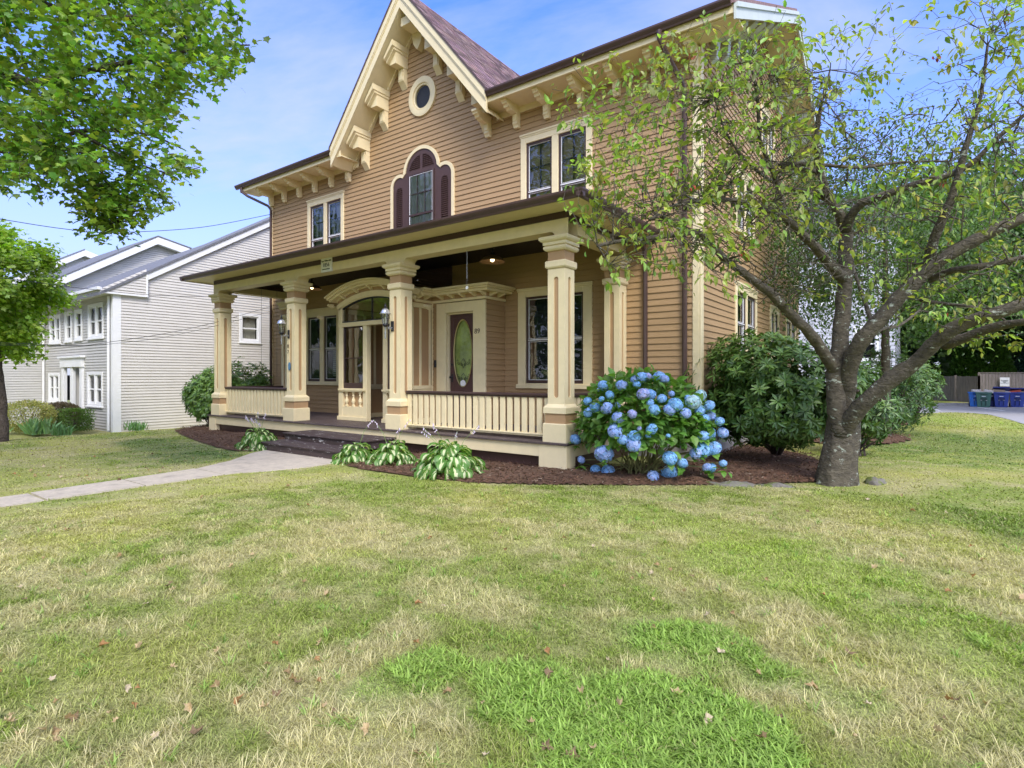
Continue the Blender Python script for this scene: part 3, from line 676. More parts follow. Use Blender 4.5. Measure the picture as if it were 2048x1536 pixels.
def sashwin(win, axis, pos, sgn, a0, a1, z0, z1, meet=.5, munt=(0, 0), fill='curtain', dark=BROWN, line=True, glass=None):
    """double-hung sash inside an opening; children of win"""
    f = F(axis, pos, sgn); zm = z0 + (z1 - z0) * meet; s = .05
    mb = MB(); frame4(f, mb, a0, a1, z0, z1, s, -.06, .012, wb=.075)
    f(mb, a0 + s, a1 - s, -.055, .0, zm - .03, zm + .03)
    mb.build('sash', dark, win)
    if line:
        mb = MB(); l = .014
        for c0, c1 in ((zm + .03, z1 - s), (z0 + .075, zm - .03)):
            frame4(f, mb, a0 + s, a1 - s, c0, c1, l, -.05, -.012)
        f(mb, a0 + s, a1 - s, -.05, .004, zm - .012, zm + .014, False)
        mb.build('storm_frame', WLINE, win)
    if munt[0] or munt[1]:
        mb = MB(); A0, A1, Z0, Z1 = a0 + s, a1 - s, zm + .03, z1 - s
        for i in range(munt[0]): x = A0 + (A1 - A0) * (i + 1) / (munt[0] + 1); f(mb, x - .01, x + .01, -.075, -.035, Z0, Z1, False)
        for i in range(munt[1]): z = Z0 + (Z1 - Z0) * (i + 1) / (munt[1] + 1); f(mb, A0, A1, -.076, -.036, z - .01, z + .01, False)
        mb.build('muntin', dark, win)
    mb = MB()
    P = lambda a, z, o: (a, pos + sgn * o, z) if axis == 1 else (pos + sgn * o, a, z)
    mb.add([P(a0 + s, zm, -.03), P(a1 - s, zm, -.03), P(a1 - s, z1 - s, -.03), P(a0 + s, z1 - s, -.03)], [(0, 1, 2, 3)])
    mb.add([P(a0 + s, z0 + .07, -.045), P(a1 - s, z0 + .07, -.045), P(a1 - s, zm, -.045), P(a0 + s, zm, -.045)], [(0, 1, 2, 3)])
    mb.build('pane', glass or PANE, win)
    if fill == 'curtain':
        drape('curtain', win, axis, pos, sgn, a0 + .05, a0 + (a1 - a0) * .62, z0 + .05, z1 - .05, -.16, CURT)
    elif fill == 'full':
        drape('curtain', win, axis, pos, sgn, a0 + .04, a1 - .04, z0 + .05, z1 - .05, -.16, CURT, waves=7)
    elif fill == 'blind':
        mb = MB(); zz = z1 - .06
        while zz > zm - .25: f(mb, a0 + .05, a1 - .05, -.14, -.11, zz - .034, zz, False); zz -= .04
        mb.build('blind', BLIND, win)
    elif fill == 'lowblind':
        mb = MB(); zz = zm - .02
        while zz > z0 + .2: f(mb, a0 + (a1 - a0) * .42, a1 - .1, -.15, -.12, zz - .04, zz, False); zz -= .062
        mb.build('blind', mat('grey_shutter', (.45, .50, .47), .5), win)
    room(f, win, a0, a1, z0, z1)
def paired(axis, pos, sgn, a0, a1, z0, z1, fills, munt=(0, 0), tw=.15, mul=.14, meet=.45, sill=.1, top=.17, m=CREAM, nsash=2, line=True):
    f = F(axis, pos, sgn); mb = MB()
    frame4(f, mb, a0, a1, z0 + sill, z1, tw, -.05, .045, wb=.02, wt=top)
    f(mb, a0 - .02, a1 + .02, .0, .075, z1, z1 + .045); f(mb, a0 - .012, a1 + .012, .0, .058, z1 - .035, z1)
    if nsash == 2: c = (a0 + a1) / 2; f(mb, c - mul / 2, c + mul / 2, -.05, .040, z0 + sill, z1 - top + .01)
    w = mb.build('window', m, H)
    mb = MB(); f(mb, a0 - .03, a1 + .03, -.05, .085, z0, z0 + sill); mb.build('sill', m, w)
    if nsash == 2: parts = [(a0 + tw, c - mul / 2), (c + mul / 2, a1 - tw)]
    else: parts = [(a0 + tw, a1 - tw)]
    for (p, q), fl in zip(parts, fills): sashwin(w, axis, pos, sgn, p, q, z0 + sill + .02, z1 - top, meet, munt, fl, line=line)
    return w
tag(paired(1, YW, -1, *UWIN[0], ('curtain', 'full'), (1, 1), mul=.16, meet=.34, tw=.14))
tag(paired(1, YW, -1, *UWIN[1], ('blind', 'blind'), (1, 1), mul=.17, meet=.34, tw=.15))
paired(1, YW, -1, *LWIN[0], (None, 'lowblind'), (0, 0), mul=.20, meet=.5, tw=.20, top=.22)
paired(1, YW, -1, *LWIN[1], (None,), (0, 0), tw=.22, meet=.5, nsash=1, top=.16)
for k, (a, b, c, d) in enumerate(SWIN): paired(0, XR, 1, a, b, c, d, ('curtain', None), (1, 1) if k in (0, 1, 3) else (0, 0), tw=.13, mul=.12, meet=.5)

# arched triple window ---------------------------------------------------
def arch_outline(g, zb=5.2):
    """outer outline grown by g"""
    pts = [(-12.05 - g, zb), (-12.05 - g, 6.93)]
    cxl, rl = -11.79, .26 + g
    cc, rc = -10.94, .60 + g
    def arc(cx, cz, r, a0, a1, n): return [(cx + r * cos(a0 + (a1 - a0) * i / n), cz + r * sin(a0 + (a1 - a0) * i / n)) for i in range(n + 1)]
    L = arc(cxl, 6.93, rl, pi, pi * .32, 10)
    C = arc(cc, 7.2, rc, pi * .97, pi * .03, 26)
    R = [(2 * cc - x, z) for x, z in reversed(L)]
    return [(-12.05 - g, zb)] + L + C + R + [(2 * cc + 12.05 + g, zb)]
o1 = arch_outline(.09); o0 = arch_outline(0.0); n = len(o1); mb = MB()
V = [(x, YW - .055, z) for x, z in o1] + [(x, YW - .055, z) for x, z in o0] + [(x, YW + .02, z) for x, z in o1] + [(x, YW - .01, z) for x, z in o0]
mb.add(V, [(i, i + 1, n + i + 1, n + i) for i in range(n - 1)] + [(2 * n + i, 2 * n + i + 1, i + 1, i) for i in range(n - 1)] + [(n + i, n + i + 1, 3 * n + i + 1, 3 * n + i) for i in range(n - 1)])
aw = mb.build('arched_window', CREAM, H)
# brown board in vertical slices leaving the sash opening free
def zup(x):
    z = -1
    for i in range(n - 1):
        (xa, za), (xb, zb) = o0[i], o0[i + 1]
        if min(xa, xb) <= x <= max(xa, xb) and abs(xb - xa) > 1e-6: z = max(z, za + (zb - za) * (x - xa) / (xb - xa))
    return z
SA0, SA1, SZ0, SZ1 = -11.42, -10.46, 5.55, 7.18
mb = MB(); N_ = 90; xs = [-12.045 + (2 * (-10.94) + 12.045 + 12.045) * i / N_ for i in range(N_ + 1)]
lv = []   # louver slots
def louv(x):
    """(z0,z1) slot hole at x, or None"""
    for cx in (-11.79, 2 * -10.94 + 11.79):
        if abs(x - cx) < .12: return (5.3, 6.80 + sqrt(max(0, .12 ** 2 - (x - cx) ** 2)))
    for s in (-1, 1):
        u = s * (x + 10.94)
        if .05 < u < .46: return (7.28, 7.2 + sqrt(.47 ** 2 - u * u))
    return None
for i in range(N_):
    a, b = xs[i], xs[i + 1]; m_ = (a + b) / 2; za, zb = zup(a + 1e-4), zup(b - 1e-4)
    if za < 0 or zb < 0: continue
    z0 = 5.25
    if SA0 < m_ < SA1: z0 = SZ1
    l = louv(m_); segs = [(z0, None)]
    if l and l[1] > l[0] + .02: segs = [(z0, l[0]), (l[1], None)]
    for p, q_ in segs:
        if q_ is None: mb.add([(a, YW - .03, p), (b, YW - .03, p), (b, YW - .03, zb), (a, YW - .03, za)], [(0, 1, 2, 3)])
        elif q_ > p + .001: mb.add([(a, YW - .03, p), (b, YW - .03, p), (b, YW - .03, q_), (a, YW - .03, q_)], [(0, 1, 2, 3)])
mb.build('shutter_board', CHOC, aw)
mb = MB()
for cx in (-11.79, 2 * -10.94 + 11.79):
    z = 5.3
    while z < 6.9:
        h = .125 if z < 6.8 else sqrt(max(0, .125 ** 2 - (z - 6.8) ** 2))
        mb.add([(cx - h, YW - .034, z), (cx + h, YW - .034, z), (cx + h, YW - .0, z + .05), (cx - h, YW - .0, z + .05), (cx - h, YW - .034, z + .008), (cx + h, YW - .034, z + .008)], [(0, 1, 5, 4), (4, 5, 2, 3)]); z += .055
z = 7.28
while z < 7.66:
    h = sqrt(max(0, .48 ** 2 - (z - 7.2) ** 2))
    for s in (-1, 1):
        a, b = sorted((-10.94 + s * .045, -10.94 + s * h))
        mb.add([(a, YW - .034, z), (b, YW - .034, z), (b, YW - .0, z + .05), (a, YW - .0, z + .05), (a, YW - .034, z + .008), (b, YW - .034, z + .008)], [(0, 1, 5, 4), (4, 5, 2, 3)])
    z += .052
mb.box(-12.05, -9.83, YW + .02, YW + .03, 5.3, 7.15); mb.box(-11.45, -10.43, YW + .02, YW + .03, 7.15, 7.75)
mb2 = MB()
mb.f = mb.f; lo = mb.build('louvers', CHOC, aw)
# cut: backing boards were placed behind; the sash sits in front of them
f = F(1, YW - .04, -1)
mb = MB(); frame4(f, mb, SA0, SA1, SZ0, SZ1, .045, -.02, .02); zm = 6.05
f(mb, SA0 + .04, SA1 - .04, -.02, .015, zm - .03, zm + .03)
for i in (1, 2): x = SA0 + .05 + (SA1 - SA0 - .1) * i / 3; f(mb, x - .009, x + .009, -.018, .006, zm, SZ1 - .05, False)
f(mb, SA0 + .05, SA1 - .05, -.018, .007, (zm + SZ1) / 2, (zm + SZ1) / 2 + .018, False); mb.build('sash', BROWN, aw)
mb = MB(); frame4(f, mb, SA0 + .045, SA1 - .045, SZ0 + .045, SZ1 - .045, .016, -.015, .015); mb.build('storm_frame', WLINE, aw)
mb = MB(); mb.add([(SA0 + .05, YW - .045, SZ0), (SA1 - .05, YW - .045, SZ0), (SA1 - .05, YW - .045, SZ1 - .04), (SA0 + .05, YW - .045, SZ1 - .04)], [(0, 1, 2, 3)]); mb.build('pane', PANE, aw)
drape('curtain', aw, 1, YW - .01, -1, SA0 + .06, SA1 - .06, SZ0, SZ1 - .05, 0.0, CURT, amp=.008, waves=6)
# oval window
def ring(mb, cx, cz, r0, r1, k, y0, y1, n=48):
    V = []; 
    for r, y in ((r0, y1), (r0, y0), ((r0 + r1) / 2, y0 - .015), (r1, y0), (r1, y1)):
        for i in range(n): a = 2 * pi * i / n; V.append((cx + r * cos(a), y, cz + r * k * sin(a)))
    mb.add(V, [(j * n + i, j * n + (i + 1) % n, (j + 1) * n + (i + 1) % n, (j + 1) * n + i) for j in range(4) for i in range(n)])
mb = MB(); ring(mb, -10.9, 9.22, .345, .50, 1.06, YW - .06, YW + .02); ring(mb, -10.9, 9.22, .29, .345, 1.06, YW - .03, YW + .04); ow = mb.build('oval_window', CREAM, H, smooth=False, auto=True)
mb = MB(); V = [(-10.9 + .31 * cos(2 * pi * i / 40), YW - .0, 9.22 + .33 * sin(2 * pi * i / 40)) for i in range(40)]; mb.add(V, [tuple(range(40))]); mb.build('pane', PANE2, ow)
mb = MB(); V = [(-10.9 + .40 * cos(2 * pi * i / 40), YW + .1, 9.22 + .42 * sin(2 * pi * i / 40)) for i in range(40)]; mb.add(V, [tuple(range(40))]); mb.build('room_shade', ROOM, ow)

# downspouts ---------------------------------------------------------------
def spout(pts, r=.045):
    mb = MB(); mb.tube(pts, r, 8); 
    for p in pts[-2:]: pass
    return mb.build('downspout', GUT, H, auto=True)
spout([(-18.85, 10.12, 8.12), (-18.85, 10.14, 7.98), (-18.75, 10.3, 7.85), (-18.30, 10.78, 7.55), (-18.21, 10.84, 7.40), (-18.21, 10.84, .3)])
spout([(-3.95, 10.12, 8.12), (-3.95, 10.13, 7.98), (-3.90, 10.3, 7.8), (-3.74, 10.74, 7.35), (-3.71, 10.83, 7.2), (-3.71, 10.83, .2)], .05)
spout([(-4.56, 10.5, 4.45), (-4.53, 10.6, 4.35), (-4.52, 10.80, 4.2), (-4.52, 10.83, 4.0), (-4.52, 10.83, .2)], .05)
spout([(-17.05, 10.83, 4.3), (-17.05, 10.83, .5)], .045)
# ------------------------------------------------------------------ porch
PX0, PX1, PY = -17.15, -4.86, 8.25; FZ = .5
mb = MB(); R_ = random.Random(9)
x = PX0 - .04
while x < PX1 + .04:                     # deck boards run towards the wall
    mb.bev(x, min(x + .088, PX1 + .04), PY - .05, YW - .03, FZ - .035 + R_.uniform(-.0015, .0015), FZ, .004); x += .092
mb.build('porch_floor', DECK, H)
mb = MB()
mb.bev(PX0, PX1, PY, PY + .035, .24, FZ - .036); mb.bev(PX1 - .035, PX1, PY + .035, YW - .1, .24, FZ - .036); mb.bev(PX0, PX0 + .035, PY + .035, YW - .1, .24, FZ - .036)
for a, b in ((PX0 - .012, PX0 + .36), (PX1 - .55, PX1 + .012)): mb.bev(a, b, PY - .012, PY + .3, -.05, FZ - .037)
mb.build('porch_skirt', CREAM, H)
mb = MB(); mb.box(PX0 + .3, PX1 - .5, PY + .12, PY + .15, .0, .24)
x = PX0 + .42
while x < PX1 - .6: mb.prism([(x, .07), (x + .05, .07), (x + .025, .115)], 1, PY + .118, PY + .105); x += .16
mb.box(PX1 - .1, PX1 - .07, PY + .3, YW, 0, .24); mb.build('skirt_lattice', CHOC, H)
# steps
for nm, z, y0, y1, w in (('step', .19, 6.80, 7.52, 0), ('step', .345, 7.38, 8.22, .05)):
    mb = MB(); mb.bev(-11.93 - w * 0, -9.0, y0, (y0 + y1) / 2 - .003, z - .035, z, .008); mb.bev(-11.93, -9.0, (y0 + y1) / 2 + .003, y1, z - .035, z, .008)
    mb.box(-11.88, -9.05, y0 + .04, y0 + .065, 0.0 if z < .3 else .155, z - .036); mb.box(-11.88, -11.85, y0 + .066, 8.2, 0, z - .037); mb.box(-9.08, -9.05, y0 + .066, 8.2, 0, z - .037)
    mb.build(nm, STEPM, H)
# columns --------------------------------------------------------------------
def slot(mb, c, wd, z0, z1, sz0, sz1, r, fx, th):
    """face plate with a stadium slot. fx(a, o, z) -> xyz, a along face, o outward"""
    V = []; Fq = []; n = 14
    def quad(p): b = len(V); V.extend(p); Fq.append((b, b + 1, b + 2, b + 3))
    for a, b in ((-wd, -r), (r, wd)): quad([fx(a, th, z0), fx(b, th, z0), fx(b, th, z1), fx(a, th, z1)])
    h = lambda a: sqrt(max(0, r * r - a * a))
    for i in range(n):
        a, b = -r * cos(pi * i / n), -r * cos(pi * (i + 1) / n)
        quad([fx(a, th, z0), fx(b, th, z0), fx(b, th, sz0 + r - h(b)), fx(a, th, sz0 + r - h(a))])
        quad([fx(a, th, sz1 - r + h(a)), fx(b, th, sz1 - r + h(b)), fx(b, th, z1), fx(a, th, z1)])
        for zz in (lambda q: sz0 + r - h(q), lambda q: sz1 - r + h(q)):
            quad([fx(a, th, zz(a)), fx(b, th, zz(b)), fx(b, 0, zz(b)), fx(a, 0, zz(a))])
    for a in (-r, r): quad([fx(a, th, sz0 + r), fx(a, th, sz1 - r), fx(a, 0, sz1 - r), fx(a, 0, sz0 + r)])
    for a in (-wd, wd): quad([fx(a, th, z0), fx(a, th, z1), fx(a, 0, z1), fx(a, 0, z0)])
    quad([fx(-wd, th, z1), fx(wd, th, z1), fx(wd, 0, z1), fx(-wd, 0, z1)])
    mb.add(V, Fq)
def column(cx, cy, label=None):
    s = .17; t = .022
    mb = MB()
    mb.sqlathe([(.235, FZ), (.235, .81), (.225, .825), (.18, .825)], cx, cy)
    mb.sqlathe([(.18, 1.0), (.228, 1.0), (.228, 1.10), (.175, 1.16), (.165, 1.16)], cx, cy)
    col = mb.build('column', CREAM, H)
    mb = MB(); mb.sqlathe([(.15, 3.52), (.19, 3.535), (.205, 3.56), (.205, 3.64), (.195, 3.66), (.15, 3.66)], cx, cy); mb.build('neck_ring', CREAM, col)
    mb = MB()
    for dx_, dy_, ax in ((0, -1, 0), (1, 0, 1), (0, 1, 0), (-1, 0, 1)):
        def fx(a, o, z, dx_=dx_, dy_=dy_, ax=ax):
            k = s - t + o
            return (cx + a, cy + dy_ * k, z) if ax == 0 else (cx + dx_ * k, cy + a, z)
        slot(mb, 0, s - (t + .0005 if ax else 0), 1.155, 3.52, 1.27, 3.38, .046, fx, t)
    mb.build('shaft', CREAM, col)
    mb = MB(); mb.box(cx - s + t, cx + s - t, cy - s + t, cy + s - t, 1.15, 3.53); mb.sqlathe([(.205, .825), (.205, 1.0)], cx, cy); mb.sqlathe([(.168, 3.66), (.168, 3.86)], cx, cy); mb.build('shaft_panel', TAND, col)
    mb = MB(); mb.sqlathe([(.17, 3.83), (.20, 3.835), (.225, 3.86), (.232, 3.885), (.228, 3.905), (.205, 3.92), (.205, 3.925), (.235, 3.93), (.235, 3.985), (.262, 3.995), (.285, 4.02), (.292, 4.05), (.285, 4.072), (.15, 4.072)], cx, cy)
    mb.build('capital', CREAM, col)
    return col
CY = PY + .10 + .17
CXS = [-16.90, -13.12, -9.20, -5.12]
for cx in CXS: column(cx, CY)
column(-5.12, 10.70); column(-16.90, 10.70)
# beams with rounded corners ------------------------------------------------
def beam(mb, axis, a0, a1, p0, p1, z0=4.175, z1=4.375, drop=4.074, r=.10, leg=.27):
    """beam along axis between column centres a0,a1; p0..p1 other axis"""
    n = 6; A = [(a0, drop), (a0 + leg, drop)] + [(a0 + leg + r - r * cos(pi / 2 * i / n), z0 - r + r * sin(pi / 2 * i / n)) for i in range(n + 1)]
    Bm = [(a0 + a1 - x, z) for x, z in reversed(A)]
    path = A + Bm
    for i in range(len(path) - 1):
        (xa, za), (xb, zb) = path[i], path[i + 1]
        if abs(xb - xa) < 1e-6:
            P = lambda z, p: (xa, p, z) if axis == 0 else (p, xa, z)
            mb.add([P(za, p0), P(zb, p0), P(zb, p1), P(za, p1)], [(0, 1, 2, 3)]); continue
        P = lambda x, p, z: (x, p, z) if axis == 0 else (p, x, z)
        mb.add([P(xa, p0, za), P(xb, p0, zb), P(xb, p0, z1), P(xa, p0, z1), P(xa, p1, za), P(xb, p1, zb), P(xb, p1, z1), P(xa, p1, z1)], [(0, 1, 2, 3), (7, 6, 5, 4), (0, 4, 5, 1)])
mb = MB(); ext = [PX0 + .02] + CXS[1:3] + [PX1 - .02]
for i in range(3): beam(mb, 0, ext[i], ext[i + 1], CY - .16, CY + .16, leg=.27)
beam(mb, 1, CY + .161, YW - .03, PX1 - .42, PX1 - .10, leg=.02); beam(mb, 1, CY + .161, YW - .03, PX0 + .09, PX0 + .41, leg=.02)
mb.build('porch_beam', CREAM, H)
mb = MB(); mb.box(PX0 + .06, PX1 - .06, CY - .18, CY + .18, 4.376, 4.49); mb.box(PX1 - .44, PX1 - .061, CY + .181, YW - .03, 4.376, 4.49); mb.box(PX0 + .061, PX0 + .44, CY + .181, YW - .03, 4.376, 4.49)
mb.build('porch_frieze', BROWN, H)
mb = MB(); mb.box(PX0 - .48, PX1 + .48, 7.83, CY + .0, 4.491, 4.52); mb.box(PX1 - .3, PX1 + .48, CY + .001, YW - .03, 4.491, 4.52); mb.box(PX0 - .48, PX0 + .3, CY + .001, YW - .03, 4.491, 4.52)
mb.bev(PX0 - .50, PX1 + .50, 7.79, 7.829, 4.47, 4.57); mb.bev(PX1 + .481, PX1 + .51, 7.83, YW - .03, 4.47, 4.57); mb.bev(PX0 - .51, PX0 - .481, 7.83, YW - .03, 4.47, 4.57)
mb.build('porch_soffit', CREAM, H)
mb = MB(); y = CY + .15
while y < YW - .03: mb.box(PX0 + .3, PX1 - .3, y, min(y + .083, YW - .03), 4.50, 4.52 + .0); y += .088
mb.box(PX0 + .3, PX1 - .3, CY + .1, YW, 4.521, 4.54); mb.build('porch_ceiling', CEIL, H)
mb = MB(); g0, g1 = PX0 - .62, PX1 + .62
gutter(mb, [(g0, g1, 7.79)], 4.46)
prof = [(0, .13), (0, .012), (.066, 0), (.075, .03), (.108, .07), (.12, .1), (.12, .13), (.108, .13), (.108, .09)]
for s, X in ((1, PX1 + .511), (-1, PX0 - .511)):
    V = [(X + s * p[0], y, 4.46 + p[1]) for y in (7.68, YW - .03) for p in prof]; n = len(prof)
    mb.add(V, [(i, i + 1, n + i + 1, n + i) for i in range(n - 1)] + [tuple(range(n))[::-1], tuple(range(n, 2 * n))])
mb.build('porch_gutter', GUT, H)
mb = MB(); zr = 5.15
mb.add([(g0 + .1, 7.72, 4.585), (g1 - .1, 7.72, 4.585), (PX1 - .6, YW - .01, zr), (PX0 + .6, YW - .01, zr), (g1 - .1, YW - .01, 4.585), (g0 + .1, YW - .01, 4.585)], [(0, 1, 2, 3), (1, 4, 2), (5, 0, 3), (0, 5, 4, 1)])
mb.build('porch_roof', SHING, H)
# railings ---------------------------------------------------------------------
def railing(axis, a0, a1, p):
    mb = MB(); g = (lambda m, a, b, o0, o1, z0, z1, bv=.006: m.bev(a, b, p + o0, p + o1, z0, z1, bv)) if axis == 0 else (lambda m, a, b, o0, o1, z0, z1, bv=.006: m.bev(p + o0, p + o1, a, b, z0, z1, bv))
    g(mb, a0, a1, -.06, .06, 1.285, 1.335, .012); g(mb, a0, a1, -.04, .04, 1.262, 1.284); r = mb.build('railing', BROWN, H)
    n = max(2, int(round((a1 - a0) / .165)))
    for i in range(n):
        c = a0 + (i + .5) * (a1 - a0) / n; mb = MB(); g(mb, c - .054, c + .054, -.02, .02, .615, 1.262, .004); mb.build('baluster', CREAM, r)
    mb = MB(); g(mb, a0, a1, -.05, .05, .585, .615); g(mb, a0, a1, -.03, .03, .555, .5845)
    c = (a0 + a1) / 2; g(mb, c - .03, c + .03, -.03, .03, .5, .5545); mb.build('bottom_rail', CREAM, r)
railing(0, CXS[0] + .20, CXS[1] - .2, CY); railing(0, CXS[2] + .2, CXS[3] - .2, CY)
railing(1, CY + .2, 10.47, -5.12); railing(1, CY + .2, 10.47, -16.9)

# vestibule around the arched entrance (no. 87) -----------------------------------
VX0, VX1, VY = -12.42, -9.82, 9.30; vc = (VX0 + VX1) / 2
OP0, OP1 = -11.42, -10.78        # door opening
mb = MB()
# two panelled piers with sidelights, posts
for a, b in ((VX0, VX0 + .17), (OP0 - .02, OP0 + .13), (OP1 + .09, OP1 + .24), (VX1 - .17, VX1)): mb.bev(a, b, VY, VY + .14, FZ, 3.0)
mb.bev(VX0 + .001, VX1 - .001, VY - .02, VY + .13, 2.93, 3.04); mb.bev(VX0 + .04, VX1 - .04, VY - .03, VY - .019, 3.0, 3.035)
for a, b in ((VX0 + .17, OP0 - .02), (OP1 + .24, VX1 - .17)):
    mb.bev(a, b, VY + .005, VY + .13, FZ, .86); mb.bev(a, b, VY - .035, VY + .13, 1.24, 1.33); mb.bev(a - .14, b + .14, VY - .05, VY - .0355, 1.27, 1.32)
mb.bev(VX0 - .03, OP0 + .15, VY - .03, VY - .001, FZ, .60); mb.bev(OP1 + .07, VX1 + .03, VY - .03, VY - .001, FZ, .60)
ves = mb.build('vestibule', CREAM, H)
mb = MB()
for a, b in ((VX0 + .17, OP0 - .02), (OP1 + .24, VX1 - .17)): mb.box(a, b, VY + .07, VY + .1, .86, 1.24)
mb.build('recess_panel', TAND, ves)
for a, b in ((VX0 + .17, OP0 - .02), (OP1 + .24, VX1 - .17)):
    for i in range(3):
        c = a + (b - a) * (i + .5) / 3; mb = MB()
        mb.lathe([(.045, .86), (.045, .90), (.025, .91), (.028, .93), (.05, .97), (.055, 1.0), (.045, 1.04), (.024, 1.09), (.022, 1.12), (.036, 1.13), (.036, 1.15), (.026, 1.16), (.03, 1.19), (.045, 1.2), (.045, 1.24)], (c, VY + .035, 0), 12); mb.build('spindle', CREAM, ves, auto=True)
    f = F(1, VY, -1); mb = MB(); frame4(f, mb, a, b, 1.33, 2.93, .035, -.09, -.03, wb=.14); f(mb, a + .03, b - .03, -.085, -.035, 2.10, 2.125); sw = mb.build('sidelight', BROWN, ves)
    mb = MB(); mb.add([(a, VY + .06, 1.4), (b, VY + .06, 1.4), (b, VY + .06, 2.93), (a, VY + .06, 2.93)], [(0, 1, 2, 3)]); mb.build('pane', PANE, sw)
# side walls with board panels (seen from outside on the right, through the door on the left)
def panelwall(X, s, y0, y1, ytrim):
    mb = MB(); mb.box(X - s * .05, X, y0, y1, FZ, 3.45); pw = mb.build('side_wall', TAND, ves)
    mb = MB()
    for y in ytrim:
        mb.bev(X, X + s * .03, y - .035, y + .035, 1.42, 3.30); mb.bev(X - s * .05, X - s * .08, y - .035, y + .035, 1.42, 3.30)
    for z0, z1, o in ((1.33, 1.42, .045), (3.30, 3.42, .04), (FZ, .62, .02), (1.28, 1.33, .03)):
        mb.bev(X, X + s * o, y0, y1, z0, z1); mb.bev(X - s * .05, X - s * .05 - s * o, y0, y1, z0, z1)
    mb.build('batten', CREAM, pw)
panelwall(VX0 + .02, -1, VY + .14, YW, (9.5, 9.78, 10.1, 10.45, 10.8)); panelwall(VX1 - .02, 1, VY + .14, 10.14 + .3, (9.47, 9.73, 10.06))
# arch: opening from 3.04 up, segmental, half-width
hw = (VX1 - VX0) / 2; rise = .27; Rr = (hw * hw + rise * rise) / (2 * rise); zc_ = 3.42 + rise - Rr
def arcz(x, R): return zc_ + sqrt(max(0, R * R - (x - vc) ** 2))
def arcband(mb, R0, R1, y0, y1, xh, n=28):
    V = []
    for i in range(n + 1):
        x = vc - xh + 2 * xh * i / n; a = math.asin(max(-1, min(1, (x - vc) / R0))); 
        for R in (R0, R1):
            for y in (y0, y1): V.append((vc + R * sin(a), y, zc_ + R * cos(a)))
    Fq = []
    for i in range(n):
        b, c = 4 * i, 4 * i + 4
        Fq += [(b, c, c + 2, b + 2), (b + 3, c + 3, c + 1, b + 1), (b + 2, c + 2, c + 3, b + 3), (b + 1, c + 1, c, b)]
    Fq += [(0, 2, 3, 1), (4 * n + 1, 4 * n + 3, 4 * n + 2, 4 * n)]
    mb.add(V, Fq)
mb = MB(); arcband(mb, Rr - .02, Rr + .10, VY - .02, VY + .14, hw); arcband(mb, Rr - .05, Rr - .021, VY - .0, VY + .10, hw - .02)
for a in (VX0 + .07, VX1 - .07): mb.bev(a - .07, a + .07, VY, VY + .14, 3.04, 3.45)
mb.build('arch_casing', CREAM, ves)
mb = MB(); arcband(mb, Rr + .101, Rr + .24, VY + .02, VY + .13, hw + .02); mb.build('arch_frieze', TAND, ves)
mb = MB(); arcband(mb, Rr + .22, Rr + .27, VY - .17, VY + .2, hw + .16); arcband(mb, Rr + .271, Rr + .33, VY - .22, VY + .2, hw + .20); arcband(mb, Rr + .331, Rr + .37, VY - .27, VY + .2, hw + .24)
arcband(mb, Rr + .19, Rr + .219, VY - .02, VY + .13, hw + .06); cornice = mb.build('arched_cornice', CREAM, ves)
for i in range(9):
    a = (i - 4) * .155; mb = MB(); u = np.array([sin(a), 0, cos(a)]); r_ = np.array([cos(a), 0, -sin(a)]); c = np.array([vc, 0, zc_])
    prof = [(VY + .02, Rr + .22), (VY - .15, Rr + .22), (VY - .15, Rr + .19), (VY - .10, Rr + .175), (VY - .04, Rr + .13), (VY + .02, Rr + .12)]
    V = [tuple(c + u * R + r_ * w + np.array([0, y, 0])) for w in (-.035, .035) for y, R in prof]; n = len(prof)
    mb.add(V, [tuple(range(n)), tuple(range(n, 2 * n))[::-1]] + [(k, (k + 1) % n, n + (k + 1) % n, n + k) for k in range(n)]); mb.build('modillion', CREAM, cornice)
# fanlight glass + frame
mb = MB(); n = 30; V = []
for i in range(n + 1):
    x = vc - hw + .1 + 2 * (hw - .1) * i / n; V += [(x, VY + .05, 3.04), (x, VY + .05, max(3.05, arcz(x, Rr - .02)))]
mb.add(V, [(2 * i, 2 * i + 2, 2 * i + 3, 2 * i + 1) for i in range(n)]); fl = mb.build('fanlight', PANE, ves)
mb = MB(); mb.box(vc - .012, vc + .012, VY + .02, VY + .045, 3.08, arcz(vc, Rr - .03)); mb.box(vc - hw + .12, vc + hw - .12, VY + .018, VY + .046, 3.04, 3.075); arcband(mb, Rr - .085, Rr - .0505, VY + .02, VY + .07, hw - .08); mb.build('glazing_bar', BLACK, fl)
mb = MB(); mb.box(VX0, VX1, VY + .2, YW, 3.76, 3.80); mb.build('vestibule_roof', CREAM, ves)
mb = MB(); mb.box(VX0 + .03, VX1 - .03, YW - .06, YW - .03, FZ, 3.7); mb.build('inner_wall', TAND, ves)
mb = MB(); mb.bev(-11.55, -10.6, YW - .10, YW - .061, FZ, 2.65); mb.build('inner_door', BROWN, ves)
